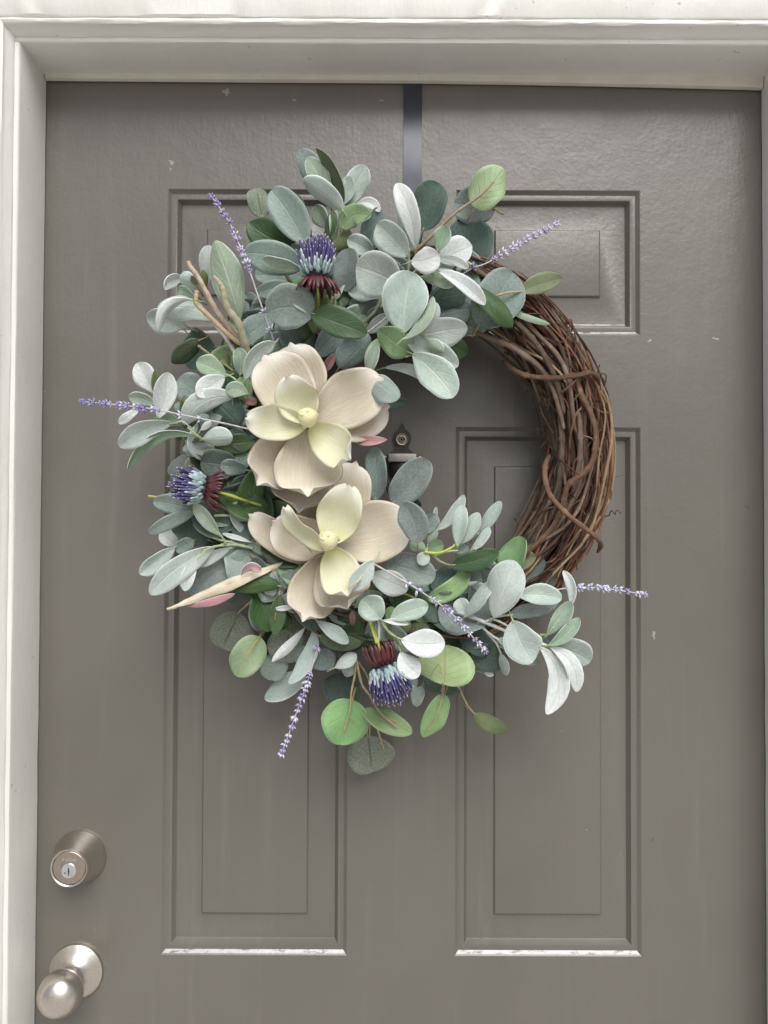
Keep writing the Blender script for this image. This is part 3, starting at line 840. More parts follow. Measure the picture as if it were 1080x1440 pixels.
# each table: corner of a patch of the photograph, its magnification, then base, tip, width, kind, depth at base and tip (mm), bend, roll
LEAVES = [
 (190, 340, 5.4, [
  (800, 600, 635, 6, 222, 'G', 95, 120, 0, .1), (545, 330, 562, 26, 112, 'W', 85, 105), (455, 375, 368, 226, 100, 'L', 90, 108), (385, 285, 220, 362, 84, 'W', 88, 96, .22),
  (455, 425, 308, 355, 84, 'G', 84, 84), (530, 345, 515, 210, 58, 'O', 100, 112), (468, 330, 430, 255, 42, 'O', 100, 110), (590, 600, 160, 540, 160, 'L', 82, 80, .16),
  (440, 442, 190, 676, 70, 'W', 96, 98, .26, .6), (385, 640, 76, 590, 170, 'L', 72, 74, .05), (492, 745, 280, 930, 125, 'D', 76, 70, 0, .3), (610, 800, 355, 870, 270, 'K', 52, 50),
  (695, 1010, 466, 905, 135, 'G', 98, 112), (795, 1015, 790, 803, 104, 'G', 100, 116, .05), (835, 1050, 1050, 755, 120, 'L', 112, 122, -.12, -.3), (820, 625, 805, 385, 95, 'M', 76, 82),
  (920, 545, 830, 395, 120, 'M', 74, 80), (880, 660, 945, 498, 74, 'G', 84, 94), (900, 655, 965, 545, 60, 'O', 88, 94), (890, 668, 1002, 615, 90, 'E', 86, 92),
 ]),
 (340, 200, 5.4, [
  (600, 360, 440, 58, 158, 'E', 82, 92, .06), (655, 420, 498, 110, 140, 'G', 92, 104, .04), (765, 480, 556, 50, 80, 'O', 94, 108, .12, .9), (765, 480, 815, 265, 110, 'L', 86, 92),
  (790, 485, 925, 190, 168, 'L', 80, 86), (745, 470, 730, 335, 90, 'L', 76, 80), (775, 530, 456, 300, 140, 'L', 108, 126, .06), (645, 660, 556, 480, 112, 'G', 78, 84),
  (690, 740, 765, 525, 135, 'L', 84, 88), (655, 725, 697, 512, 80, 'D', 92, 96), (765, 660, 985, 570, 150, 'F', 98, 110, -.28, .3), (1045, 500, 950, 785, 180, 'E', 100, 92, -.05),
  (880, 462, 1052, 525, 74, 'W', 104, 102, -.2), (715, 845, 825, 668, 104, 'O', 84, 90), (1010, 845, 806, 735, 135, 'L', 98, 104), (760, 1130, 815, 812, 195, 'E', 96, 106),
  (480, 765, 212, 358, 235, 'M', 104, 120, .04, .1), (155, 570, 112, 338, 165, 'S', 60, 62), (410, 785, 48, 590, 230, 'D', 76, 80, -.1, 0.1), (500, 650, 350, 368, 140, 'D', 70, 76),
  (465, 945, 28, 835, 225, 'M', 104, 116, .05, .15), (455, 968, 150, 900, 96, 'G', 112, 122, 0, .5), (470, 905, 375, 785, 120, 'M', 86, 92),
 ]),
 (340, 360, 5.4, [
  (330, 115, 105, 150, 150, 'M', 84, 88), (435, 290, 112, 292, 130, 'M', 100, 110, .14), (275, 300, 130, 295, 62, 'D', 92, 98), (520, 435, 420, 248, 135, 'L', 116, 122),
  (545, 445, 188, 425, 305, 'E', 118, 128, .12, .05), (530, 432, 945, 590, 205, 'D', 120, 122, 0, .1), (690, 430, 1035, 300, 250, 'K', 72, 78), (590, 410, 760, 300, 104, 'M', 80, 84),
  (738, 850, 985, 605, 188, 'E', 106, 112), (640, 720, 870, 640, 150, 'K', 62, 66), (605, 850, 540, 585, 84, 'K', 70, 76), (612, 895, 712, 735, 60, 'P', 108, 118),
  (955, 922, 1022, 615, 90, 'G', 104, 114),
 ]),
 (480, 240, 5.4, [
  (560, 600, 412, 72, 145, 'W', 112, 130, .06, .15), (620, 455, 725, 78, 250, 'K', 72, 78, 0, .1), (480, 485, 440, 332, 52, 'G', 98, 104), (507, 652, 262, 405, 205, 'L', 120, 136, .03, .1),
  (460, 880, 103, 730, 320, 'L', 124, 136, .05, 0), (475, 1235, 545, 765, 310, 'L', 134, 146, -.05, .05), (528, 690, 742, 635, 175, 'W', 136, 146, .06), (728, 612, 800, 422, 112, 'G', 140, 150),
  (735, 680, 990, 565, 200, 'W', 118, 128), (728, 668, 962, 748, 66, 'W', 138, 140, -.12), (640, 755, 862, 712, 80, 'M', 100, 108), (605, 805, 890, 850, 130, 'G', 124, 132, -.08),
  (725, 755, 1090, 1018, 105, 'W', 138, 146, -.07, .2), (700, 970, 945, 935, 165, 'K', 100, 106), (755, 965, 1015, 1215, 300, 'S', 84, 90),
 ]),
 (480, 390, 5.4, [
  (465, 470, 682, 128, 74, 'G', 142, 150, .14, .5), (640, 395, 720, 190, 95, 'L', 136, 142), (505, 455, 948, 375, 205, 'L', 110, 118), (490, 468, 893, 668, 170, 'L', 124, 130, .02),
  (650, 462, 775, 570, 84, 'G', 134, 136), (540, 580, 865, 905, 235, 'L', 130, 134, -.04, .1), (325, 688, 725, 835, 74, 'L', 96, 112, -.14, .4), (522, 582, 272, 402, 190, 'F', 118, 132, 0, .3),
  (205, 758, 268, 498, 84, 'G', 116, 124), (222, 752, 432, 930, 170, 'M', 122, 126), (290, 965, 512, 945, 74, 'K', 88, 86), (800, 510, 958, 572, 150, 'D', 86, 84),
  (186, 424, 352, 286, 92, 'L', 96, 104), (352, 310, 368, 140, 104, 'K', 102, 106), (235, 412, 415, 370, 70, 'E', 88, 92),
 ]),
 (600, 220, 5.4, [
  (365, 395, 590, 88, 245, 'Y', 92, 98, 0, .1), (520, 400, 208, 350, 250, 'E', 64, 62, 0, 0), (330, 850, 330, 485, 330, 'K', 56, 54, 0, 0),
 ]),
 (640, 360, 4.5, [
  (150, 440, 370, 100, 275, 'E', 112, 112, 0, 0), (100, 195, 362, 452, 120, 'D', 126, 130, -.06), (418, 226, 694, 138, 112, 'O', 110, 100, -.03, .1), (308, 325, 592, 437, 34, 'G', 104, 106, 0, .6),
 ]),
 (160, 500, 5.4, [
  (302, 290, 180, 52, 142, 'W', 104, 120), (332, 480, 405, 126, 152, 'W', 112, 128, .05), (316, 312, 316, 106, 46, 'O', 112, 126), (312, 372, 108, 325, 96, 'G', 106, 112, .08),
  (205, 395, 34, 515, 62, 'W', 104, 104), (445, 515, 26, 705, 150, 'L', 106, 110, .08, .15), (645, 622, 128, 892, 74, 'G', 108, 100, .26, .5), (505, 502, 308, 462, 104, 'G', 100, 106),
  (545, 435, 478, 355, 84, 'M', 92, 98), (552, 440, 545, 295, 74, 'O', 92, 98), (685, 300, 486, 185, 195, 'E', 84, 92), (848, 160, 628, 300, 150, 'W', 108, 118),
  (945, 322, 530, 535, 150, 'L', 104, 112, .2, .2), (1022, 292, 848, 272, 104, 'G', 108, 114, .15), (1080, 380, 770, 385, 140, 'K', 84, 88), (635, 482, 725, 470, 64, 'E', 112, 114),
  (658, 568, 738, 500, 46, 'W', 116, 120), (675, 636, 905, 612, 132, 'L', 108, 112), (960, 790, 830, 412, 140, 'K', 76, 82), (742, 690, 523, 725, 104, 'L', 90, 94),
  (690, 760, 405, 905, 140, 'E', 62, 64), (1012, 872, 812, 828, 112, 'E', 94, 100), (690, 860, 905, 1010, 175, 'K', 52, 52), (1085, 600, 945, 612, 90, 'K', 84, 86),
 ]),
 (160, 500, 5.4, [
  (1010, 720, 900, 560, 120, 'K', 92, 98), (930, 900, 1010, 720, 110, 'E', 90, 94), (900, 1010, 1030, 920, 100, 'K', 90, 94), (1060, 520, 960, 440, 110, 'E', 94, 98), (860, 720, 780, 840, 96, 'D', 84, 86),
 ]),
 (570, 740, 5.4, [
  (300, 760, 470, 690, 130, 'K', 84, 88), (120, 690, 260, 760, 140, 'D', 82, 86), (380, 520, 540, 470, 110, 'K', 84, 86), (330, 900, 470, 830, 120, 'D', 82, 82),
 ]),
 (190, 660, 5.4, [
  (1010, 295, 850, 50, 118, 'D', 84, 88), (445, 300, 142, 238, 140, 'M', 96, 104), (452, 324, 103, 492, 94, 'M', 104, 108, .05), (565, 540, 285, 415, 175, 'K', 84, 88),
  (325, 580, 195, 475, 120, 'W', 74, 76), (445, 540, 308, 615, 104, 'M', 90, 94), (302, 592, 32, 798, 116, 'L', 98, 108), (612, 588, 100, 958, 165, 'L', 112, 124, .06, .15),
  (452, 680, 362, 928, 98, 'W', 112, 118), (745, 688, 405, 940, 205, 'E', 90, 94), (722, 598, 448, 725, 84, 'L', 104, 108), (642, 502, 448, 256, 92, 'G', 110, 120),
  (742, 402, 578, 400, 64, 'G', 90, 94), (955, 492, 725, 445, 124, 'K', 92, 96), (858, 530, 1012, 632, 94, 'M', 92, 92), (882, 552, 660, 486, 34, 'W', 98, 102),
  (880, 625, 735, 800, 175, 'M', 88, 92),
 ]),
 (280, 780, 5.4, [
  (300, 440, 170, 728, 280, 'S', 56, 52, 0, 0), (462, 625, 265, 930, 225, 'F', 86, 84, 0, .05), (618, 240, 268, 288, 120, 'D', 104, 108, .12), (445, 320, 210, 345, 120, 'K', 70, 66),
  (450, 270, 530, 575, 195, 'D', 92, 92), (610, 300, 575, 608, 112, 'D', 104, 106), (610, 420, 655, 570, 130, 'D', 86, 84), (400, 350, 468, 584, 104, 'L', 66, 62),
  (530, 570, 560, 770, 140, 'K', 52, 48), (690, 535, 655, 830, 255, 'S', 68, 64, 0, .1), (802, 552, 552, 798, 66, 'W', 94, 98, -.06, .4), (872, 558, 662, 968, 108, 'L', 92, 92, -.14),
  (610, 740, 550, 952, 175, 'M', 58, 54), (810, 870, 486, 1070, 160, 'L', 52, 48, -.08), (745, 255, 632, 140, 135, 'E', 100, 106), (600, 385, 725, 315, 94, 'E', 96, 100),
  (745, 393, 570, 416, 34, 'W', 106, 108), (825, 695, 735, 805, 94, 'E', 72, 70),
 ]),
 (420, 840, 5.4, [
  (138, 178, 382, 345, 94, 'L', 112, 118, 0, .2), (155, 290, 478, 348, 116, 'D', 104, 108, .08), (425, 100, 400, 258, 225, 'K', 84, 82), (175, 385, 205, 550, 165, 'E', 82, 80),
  (275, 535, 440, 432, 94, 'L', 96, 98), (378, 475, 370, 598, 104, 'L', 82, 78), (605, 150, 560, 362, 124, 'E', 88, 86), (360, 585, 300, 815, 270, 'K', 50, 46),
 ]),
 (440, 920, 5.4, [
  (300, 345, 205, 690, 320, 'F', 86, 84, 0, .05, .003), (385, 420, 740, 590, 150, 'F', 94, 94, .03, .3), (415, 620, 455, 902, 320, 'S', 34, 26, 0, 0), (1002, 305, 842, 638, 148, 'F', 80, 74, 0, .3),
  (832, 240, 758, 392, 94, 'L', 58, 54), (690, 190, 798, 240, 94, 'M', 84, 82),
 ]),
 (490, 750, 5.4, [
  (245, 655, 105, 495, 185, 'L', 128, 140, 0, .1), (330, 690, 610, 755, 175, 'K', 80, 82), (398, 898, 535, 1075, 152, 'W', 132, 136, .08, .1), (398, 805, 738, 830, 190, 'W', 134, 142, .06, .1),
  (275, 210, 652, 335, 215, 'E', 108, 114, 0, .1), (165, 305, 445, 425, 168, 'L', 114, 120), (192, 205, 18, 425, 132, 'L', 142, 152, 0, .2), (600, 495, 918, 258, 130, 'F', 98, 100, .12),
  (470, 480, 655, 640, 185, 'F', 92, 92), (318, 652, 608, 552, 140, 'L', 128, 136, -.04), (258, 660, 462, 682, 44, 'W', 126, 130), (298, 645, 335, 560, 80, 'F', 112, 116),
  (805, 545, 740, 750, 205, 'L', 92, 94), (295, 535, 445, 525, 130, 'K', 82, 84), (592, 135, 462, 78, 84, 'G', 118, 124, .05, .1), (592, 135, 525, 218, 92, 'L', 118, 122, -.1, .1),
  (600, 115, 725, 85, 100, 'F', 96, 96), (850, 715, 1070, 895, 175, 'K', 88, 90),
 ]),
 (490, 620, 5.4, [
  (335, 475, 600, 142, 225, 'E', 108, 122, .03, .1), (205, 450, 188, 46, 145, 'E', 84, 92, .05), (525, 775, 415, 470, 190, 'E', 140, 152, .08, .2), (588, 695, 645, 548, 114, 'E', 118, 124),
  (455, 450, 545, 510, 94, 'K', 92, 92), (660, 680, 875, 410, 84, 'L', 108, 116, .1), (828, 805, 872, 486, 102, 'L', 118, 128), (858, 782, 988, 546, 102, 'L', 114, 122),
  (978, 712, 1158, 458, 88, 'L', 106, 112), (925, 835, 1068, 652, 64, 'L', 110, 116, .06), (650, 665, 664, 502, 34, 'L', 110, 116), (600, 792, 668, 668, 58, 'G', 112, 118),
  (790, 835, 915, 815, 66, 'M', 104, 108),
 ]),
 (570, 740, 5.4, [
  (358, 295, 708, 195, 150, 'D', 110, 116, .04, .1), (738, 330, 905, 92, 175, 'F', 92, 96), (415, 405, 578, 365, 134, 'E', 98, 100), (555, 300, 700, 390, 160, 'M', 84, 86),
  (668, 695, 835, 262, 255, 'L', 132, 148, 0, .05), (448, 692, 652, 398, 96, 'L', 120, 132, .03, .4), (455, 692, 415, 545, 110, 'L', 106, 108, 0, .2), (495, 690, 630, 560, 165, 'D', 76, 76),
 ]),
 (660, 800, 5.4, [
  (362, 205, 696, 225, 142, 'L', 122, 128, -.06, .1), (312, 345, 692, 265, 108, 'E', 112, 114), (330, 390, 492, 700, 245, 'L', 140, 150, .06, .1), (588, 505, 775, 255, 112, 'G', 118, 126),
  (758, 300, 712, 16, 66, 'W', 126, 130, .16), (552, 552, 735, 465, 124, 'E', 104, 106), (598, 582, 832, 366, 94, 'G', 122, 128, .1), (672, 575, 920, 700, 200, 'L', 104, 106),
  (528, 585, 582, 1088, 142, 'W', 118, 112, -.25, .15), (606, 588, 815, 938, 112, 'W', 120, 116, -.2, .3), (298, 620, 535, 700, 96, 'G', 92, 90), (216, 528, 345, 585, 80, 'G', 118, 122, 0, .4),
  (238, 640, 282, 806, 64, 'L', 92, 88), (110, 790, 182, 806, 30, 'W', 80, 78),
 ]),
 (570, 880, 5.4, [
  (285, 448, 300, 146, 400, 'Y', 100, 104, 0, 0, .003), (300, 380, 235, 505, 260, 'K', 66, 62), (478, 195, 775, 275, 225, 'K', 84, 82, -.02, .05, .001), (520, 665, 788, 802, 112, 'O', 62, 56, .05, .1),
 ]),
]
for x0, y0, sc, rows in LEAVES:
    for r in rows:
        bx, by, tx, ty, w, k, d0, d1 = r[:8]
        leaf(x0 + bx / sc, y0 + by / sc, x0 + tx / sc, y0 + ty / sc, w / sc, k, d0, d1, *(r[8:]))

# deeper leaves that close the mass between the sprays
rf = random.Random(21)
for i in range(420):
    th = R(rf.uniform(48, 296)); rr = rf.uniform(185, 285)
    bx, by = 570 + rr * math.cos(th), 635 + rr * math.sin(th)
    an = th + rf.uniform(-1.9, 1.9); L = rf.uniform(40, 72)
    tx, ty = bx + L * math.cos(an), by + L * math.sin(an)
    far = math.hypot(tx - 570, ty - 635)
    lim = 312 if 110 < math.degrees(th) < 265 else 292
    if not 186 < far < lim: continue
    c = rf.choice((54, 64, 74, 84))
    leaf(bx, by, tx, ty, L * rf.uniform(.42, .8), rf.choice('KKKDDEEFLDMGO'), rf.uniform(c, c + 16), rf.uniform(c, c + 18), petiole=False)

# ------------------------------------------------------------------ stems between the leaves
def stem(x0, y0, sc, P, r, mat='stem', taper=.4, name='stem'):
    pts = spline([(x0 + a / sc, y0 + b / sc, d / 1000) for a, b, d in P], 6)
    n = len(pts)
    return tube(name, [at(*p) for p in pts], [r * (1 - taper * i / n) * (1 + .12 * math.sin(i * 1.9)) for i in range(n)], M[mat], wreath, 7)
cF, cJ, cLL, cMM, cP, cH, cG, cK, cA, cE, cC, cB, cD, cN = (600, 220, 5.4), (420, 840, 5.4), (440, 920, 5.4), (570, 880, 5.4), (660, 800, 5.4), (190, 660, 5.4), (160, 500, 5.4), (490, 750, 5.4), (190, 340, 5.4), (480, 390, 5.4), (340, 360, 5.4), (340, 200, 5.4), (480, 240, 5.4), (490, 620, 5.4)
stem(*cF, [(-130, 760, 84), (0, 640, 92), (200, 445, 100), (400, 300, 106), (510, 190, 107)], .0023)
stem(*cF, [(395, 302, 106), (440, 305, 106), (475, 308, 105)], .0007); stem(*cF, [(400, 298, 106), (405, 250, 106), (410, 225, 105)], .0006)
stem(640, 360, 4.5, [(40, 290, 96), (110, 310, 98), (180, 290, 94)], .0018); stem(640, 360, 4.5, [(180, 285, 108), (270, 250, 120), (340, 232, 120), (430, 224, 112)], .0019)
stem(*cLL, [(330, 40, 84), (320, 150, 88), (292, 290, 91), (280, 430, 91), (235, 590, 90)], .0015); stem(*cLL, [(275, 460, 91), (300, 500, 90), (312, 525, 89)], .0005)
stem(*cLL, [(330, 40, 86), (370, 220, 92), (430, 310, 100), (510, 440, 104), (640, 555, 104)], .0017); stem(*cLL, [(560, 480, 104), (610, 500, 103), (648, 518, 102)], .0006); stem(*cLL, [(540, 460, 104), (520, 505, 103)], .0005)
stem(*cLL, [(345, 60, 80), (400, 140, 78), (430, 220, 72)], .0012); stem(*cLL, [(435, 480, 64), (430, 620, 40)], .0012); stem(*cLL, [(455, 480, 70), (490, 570, 56), (540, 725, 40)], .0013)
stem(*cLL, [(1000, 200, 80), (985, 320, 84), (940, 460, 86), (875, 590, 84)], .0012)
stem(*cMM, [(370, 400, 72), (430, 520, 68), (470, 600, 64), (525, 670, 63)], .0015)
stem(*cMM, [(252, 290, 106), (215, 340, 105), (188, 382, 104)], .0005); stem(*cMM, [(256, 290, 106), (272, 340, 105), (282, 400, 103)], .0005)
stem(*cP, [(-120, 320, 100), (0, 358, 112), (130, 410, 120), (300, 482, 122)], .0026, 'stem_p', .3); stem(*cP, [(120, 405, 120), (200, 365, 126), (330, 348, 122)], .0016, 'stem_p'); stem(*cP, [(180, 380, 126), (250, 410, 126), (310, 445, 126)], .0014, 'stem_p')
stem(*cP, [(60, 400, 112), (140, 480, 114), (230, 545, 120)], .0018, 'stem_p'); stem(*cP, [(130, 480, 106), (200, 560, 104), (240, 645, 96)], .0014, 'stem_p'); stem(*cP, [(300, 480, 118), (450, 540, 116), (600, 585, 118)], .0022, 'stem_p'); stem(*cP, [(540, 500, 112), (590, 495, 118), (640, 440, 124)], .0014, 'stem_g')
stem(*cH, [(100, 204, 96), (280, 228, 98), (470, 268, 96)], .0017, 'stem', -.2); stem(*cH, [(1010, 290, 86), (880, 252, 96), (690, 192, 104)], .0017, 'stem_y', .1)
stem(*cH, [(600, 352, 98), (720, 350, 96), (870, 354, 90)], .0016, 'stem_g'); stem(*cH, [(640, 260, 98), (700, 310, 98), (745, 345, 94)], .0014, 'stem'); stem(*cH, [(740, 270, 94), (810, 310, 92), (890, 340, 88)], .0014, 'stem')
stem(*cH, [(900, 600, 92), (780, 575, 100), (690, 575, 108), (590, 590, 116), (520, 620, 122)], .0021, 'stem_g', .5); stem(*cH, [(690, 570, 110), (650, 500, 116), (590, 450, 120)], .0013, 'stem_g'); stem(*cH, [(880, 560, 90), (780, 560, 96), (680, 545, 104), (590, 520, 104)], .0016, 'stem_g'); stem(*cH, [(530, 610, 122), (505, 650, 124), (470, 690, 122)], .0010, 'stem_g')
stem(*cG, [(900, 760, 80), (800, 690, 92), (700, 650, 104), (640, 610, 110), (560, 545, 112)], .0018, 'stem_g'); stem(*cG, [(470, 515, 110), (520, 500, 112), (600, 560, 110)], .0011, 'stem_g'); stem(*cG, [(560, 760, 82), (680, 730, 92), (750, 690, 94)], .0012, 'stem_g')
stem(*cG, [(1010, 330, 104), (930, 190, 108), (850, 140, 110)], .0013, 'stem_g'); stem(*cG, [(830, 60, 90), (960, 160, 94), (1010, 240, 96)], .0014, 'stem')
stem(*cA, [(590, 610, 96), (680, 720, 100), (750, 830, 98), (830, 1010, 90)], .0022, 'stem_p', -.2); stem(*cA, [(370, 668, 70), (420, 715, 66)], .0009, 'stem'); stem(*cA, [(480, 790, 78), (560, 850, 82), (680, 940, 84), (760, 1020, 82)], .0018, 'stem')
stem(*cK, [(240, 650, 122), (300, 740, 122), (380, 810, 124), (420, 905, 128)], .0019, 'stem_g'); stem(*cK, [(380, 800, 124), (440, 815, 130), (520, 835, 138)], .0015, 'stem_g'); stem(*cK, [(232, 650, 120), (232, 780, 116), (225, 850, 112)], .0017, 'stem_p', .1)
stem(*cK, [(145, 625, 112), (180, 730, 118), (215, 840, 120)], .0015, 'stem_y', .1); stem(*cK, [(420, 455, 108), (520, 500, 104), (600, 560, 98)], .0011, 'stem')
stem(*cK, [(575, 140, 120), (680, 150, 120), (780, 110, 118), (830, 60, 116)], .0017, 'stem_y', .3); stem(*cK, [(640, 165, 116), (700, 215, 110), (780, 245, 100)], .0017, 'stem_g'); stem(*cK, [(650, 170, 118), (740, 140, 118), (830, 130, 116)], .0014, 'stem_g')
stem(*cE, [(60, 430, 92), (160, 350, 98), (260, 250, 104), (300, 150, 108)], .0022, 'stem_g'); stem(*cE, [(200, 418, 106), (270, 365, 110), (350, 300, 112)], .0014, 'stem_p', .2); stem(*cE, [(390, 440, 112), (430, 400, 120), (440, 470, 124), (500, 440, 130)], .0016, 'stem_g'); stem(*cE, [(420, 600, 112), (480, 605, 116), (530, 590, 120)], .0013, 'stem_g')
stem(*cD, [(505, 800, 110), (510, 680, 118), (515, 590, 124)], .0020, 'stem_g'); stem(*cD, [(540, 790, 118), (600, 720, 126), (660, 680, 132)], .0018, 'stem_g'); stem(*cD, [(300, 1040, 104), (310, 950, 108), (320, 880, 112)], .0020, 'stem_g')
stem(*cC, [(575, 420, 106), (572, 310, 104)], .0016, 'stem_y', .1); stem(*cC, [(625, 740, 88), (628, 600, 94), (625, 330, 100)], .0013, 'stem', .1); stem(*cC, [(640, 740, 84), (700, 660, 92), (705, 450, 98), (712, 290, 104)], .0012, 'stem', .1); stem(*cC, [(470, 720, 84), (480, 640, 90), (500, 560, 94)], .0022, 'stem_g', .1); stem(*cC, [(505, 740, 82), (512, 650, 86)], .0024, 'stem_g', .1); stem(*cC, [(430, 720, 84), (410, 640, 88)], .0018, 'stem_g', .1)
stem(*cC, [(330, 110, 96), (350, 170, 94), (380, 200, 92)], .0022, 'stem', .1)
stem(*cB, [(750, 470, 92), (745, 600, 90), (730, 760, 86)], .0018, 'stem_g', .1); stem(*cB, [(660, 560, 94), (640, 640, 92), (625, 700, 88)], .0010, 'stem_g')
stem(280, 780, 5.4, [(490, 560, 78), (450, 640, 88), (400, 710, 92), (340, 800, 92)], .0012); stem(280, 780, 5.4, [(410, 340, 72), (340, 400, 64), (295, 445, 60)], .0014); stem(280, 780, 5.4, [(300, 445, 62), (250, 540, 60), (190, 640, 57)], .0005)
stem(280, 780, 5.4, [(575, 495, 110), (580, 440, 112)], .0005)

# felted brown rolled petals standing in the upper spray
stem(*cA, [(405, 150, 132), (420, 190, 132), (470, 255, 130), (560, 420, 124), (640, 560, 116), (800, 760, 100)], .0023, 'felt_tan', -.6, 'rolled_petal')
stem(*cA, [(596, 265, 136), (640, 310, 136), (668, 370, 133), (700, 500, 126), (790, 630, 116), (855, 860, 96)], .0020, 'felt_olive', -1.6, 'rolled_petal')
stem(*cA, [(470, 372, 134), (462, 430, 133), (468, 475, 131), (560, 565, 124), (700, 700, 112), (820, 790, 100)], .0024, 'felt_tan', -.3, 'rolled_petal')
# long cream petal, rolled along its length
pts = spline([(190 + a / 5.4, 660 + b / 5.4, d / 1000, r / 5.4) for a, b, d, r in [(243, 1062, 118, 16), (300, 1045, 118, 26), (400, 1000, 116, 36), (550, 935, 114, 50), (700, 868, 112, 58), (850, 808, 110, 56), (960, 775, 106, 46), (1080, 735, 100, 44), (1180, 700, 90, 40)]], 6)
tube('rolled_petal', [at(*p[:3]) for p in pts], [.66 * p[3] / ppm(p[2]) * (1 + .07 * math.sin(i * 1.3) + .05 * math.sin(i * .6)) for i, p in enumerate(pts)], M['cream_roll'], wreath, 14, .8)
fp = [at(*p[:3]) + Vector((0, -.0035, -.001)) for p in pts[8:-8]]
blade('curled_petal', fp, .0135, (.8, .6), [M['cream_roll'], M['Q'], M['petal_rim']], wreath, fold=-.7, roll=.5, twist=.8, wave=.25, und=.08, thick=.0007)
def plain_leaf(x0, y0, sc, *a, **k):
    return leaf(x0 + a[0] / sc, y0 + a[1] / sc, x0 + a[2] / sc, y0 + a[3] / sc, a[4] / sc, *a[5:], petiole=False, **k)
plain_leaf(*cH, 760, 945, 378, 1052, 52, 'Q', 112, 118, -.03, .2)
plain_leaf(*cH, 960, 770, 800, 795, 60, 'Q', 124, 120, .25, .5)
plain_leaf(*cH, 1085, 700, 925, 735, 90, 'P', 88, 86, 0, .2)
plain_leaf(330, 470, 4.154, 690, 612, 892, 606, 54, 'Q', 104, 106, .08, .2)
plain_leaf(420, 840, 5.4, 410, 100, 412, 218, 40, 'P', 112, 108, 0, .2)
plain_leaf(330, 470, 4.154, 130, 400, 40, 380, 40, 'Q', 104, 100, 0, .2)

# ------------------------------------------------------------------ magnolias
rp = random.Random(3)
def magnolia(x0, y0, sc, cx, cy, dc, outer, inner):
    pc = at(x0 + cx / sc, y0 + cy / sc, dc)
    ax = (Vector((0, -1, .12)) + Vector((-.08, 0, 0))).normalized()
    prof = [(.004, -.014)]
    for k in range(15):
        a = math.pi * k / 14
        prof.append((.0102 * math.sin(a) ** .8 * (1 - .12 * math.cos(a)), .006 - .016 * math.cos(a) * .85))
    fl = lathe('magnolia_flower', prof, pc, ax, M['pistil'], wreath, 20, sharp=80)
    # a couple of overlapping scales on the pistil
    for s in range(3):
        a0 = s * 2.1
        P = [pc + ax * (.004 + .016 * t) + Vector((math.cos(a0 + t * 1.2), 0, math.sin(a0 + t * 1.2))) * (.0108 * math.cos(t * 1.25)) for t in (0, .25, .5, .75, 1)]
        tube('pistil_scale', P, [.0014, .0018, .0018, .0015, .0008], M['pistil'], fl, 6)
    for rows, inn in ((outer, False), (inner, True)):
        for (bx, by, tx, ty, w, d0, d1, cup, lip, roll) in rows:
            bx, by, tx, ty, w = x0 + bx / sc, y0 + by / sc, x0 + tx / sc, y0 + ty / sc, w / sc
            d0 /= 1000; d1 /= 1000
            P = []
            for i in range(15):
                u = i / 14
                P.append(at(bx + (tx - bx) * u, by + (ty - by) * u, d0 + (d1 - d0) * u - .010 * math.sin(math.pi * u)))
            W = 1.10 * w / ppm((d0 + d1) / 2)
            blade('petal', P, W, (.58, .36) if inn else (.56, .34), [M['petal_inner' if inn else 'petal_outer'], M['petal_inner' if inn else 'petal_outer'], M['petal_rim_in' if inn else 'petal_rim']],
                  fl, nu=20, nv=14, fold=rp.uniform(-.03, .05), cup=cup, roll=roll, twist=rp.uniform(-.2, .2), wave=rp.uniform(.06, .14), thick=.0009, ph=rp.uniform(0, 6), cusp=.07, lip=lip * (2.4 if ty > by else -2.2), und=.022)
magnolia(330, 470, 4.154, 435, 498, .148,
  [(450, 470, 330, 85, 300, 118, 122, .32, .10, .1), (430, 500, 195, 150, 330, 126, 134, .30, .10, -.05), (470, 520, 868, 430, 300, 116, 118, .25, .08, 0), (455, 505, 835, 285, 310, 126, 134, .28, .10, -.1),
   (430, 560, 370, 1035, 340, 108, 112, .25, .10, 0), (410, 550, 130, 880, 300, 118, 122, .28, .12, .1), (430, 555, 432, 950, 370, 128, 134, .25, .10, 0)],
  [(437, 520, 320, 290, 235, 140, 160, .38, .12, .1), (425, 530, 105, 505, 200, 140, 158, .38, .10, .1), (440, 535, 690, 735, 225, 142, 158, .32, .10, -.1)])
magnolia(340, 640, 4.154, 512, 502, .146,
  [(490, 470, 370, 300, 220, 96, 100, .2, .06, 0), (520, 490, 655, 70, 285, 104, 106, .3, .06, .1), (420, 620, 60, 375, 180, 108, 118, .4, .06, .3), (505, 545, 205, 420, 270, 114, 132, .45, .08, .3),
   (520, 520, 955, 400, 330, 122, 134, .26, .05, 0), (500, 570, 355, 965, 270, 114, 122, .3, .10, .1), (520, 570, 625, 900, 310, 122, 130, .3, .12, -.1)],
  [(515, 520, 610, 225, 245, 138, 158, .36, .12, 0), (495, 555, 245, 355, 130, 138, 158, .5, .10, .75), (520, 535, 625, 830, 225, 140, 154, .32, .10, 0)])

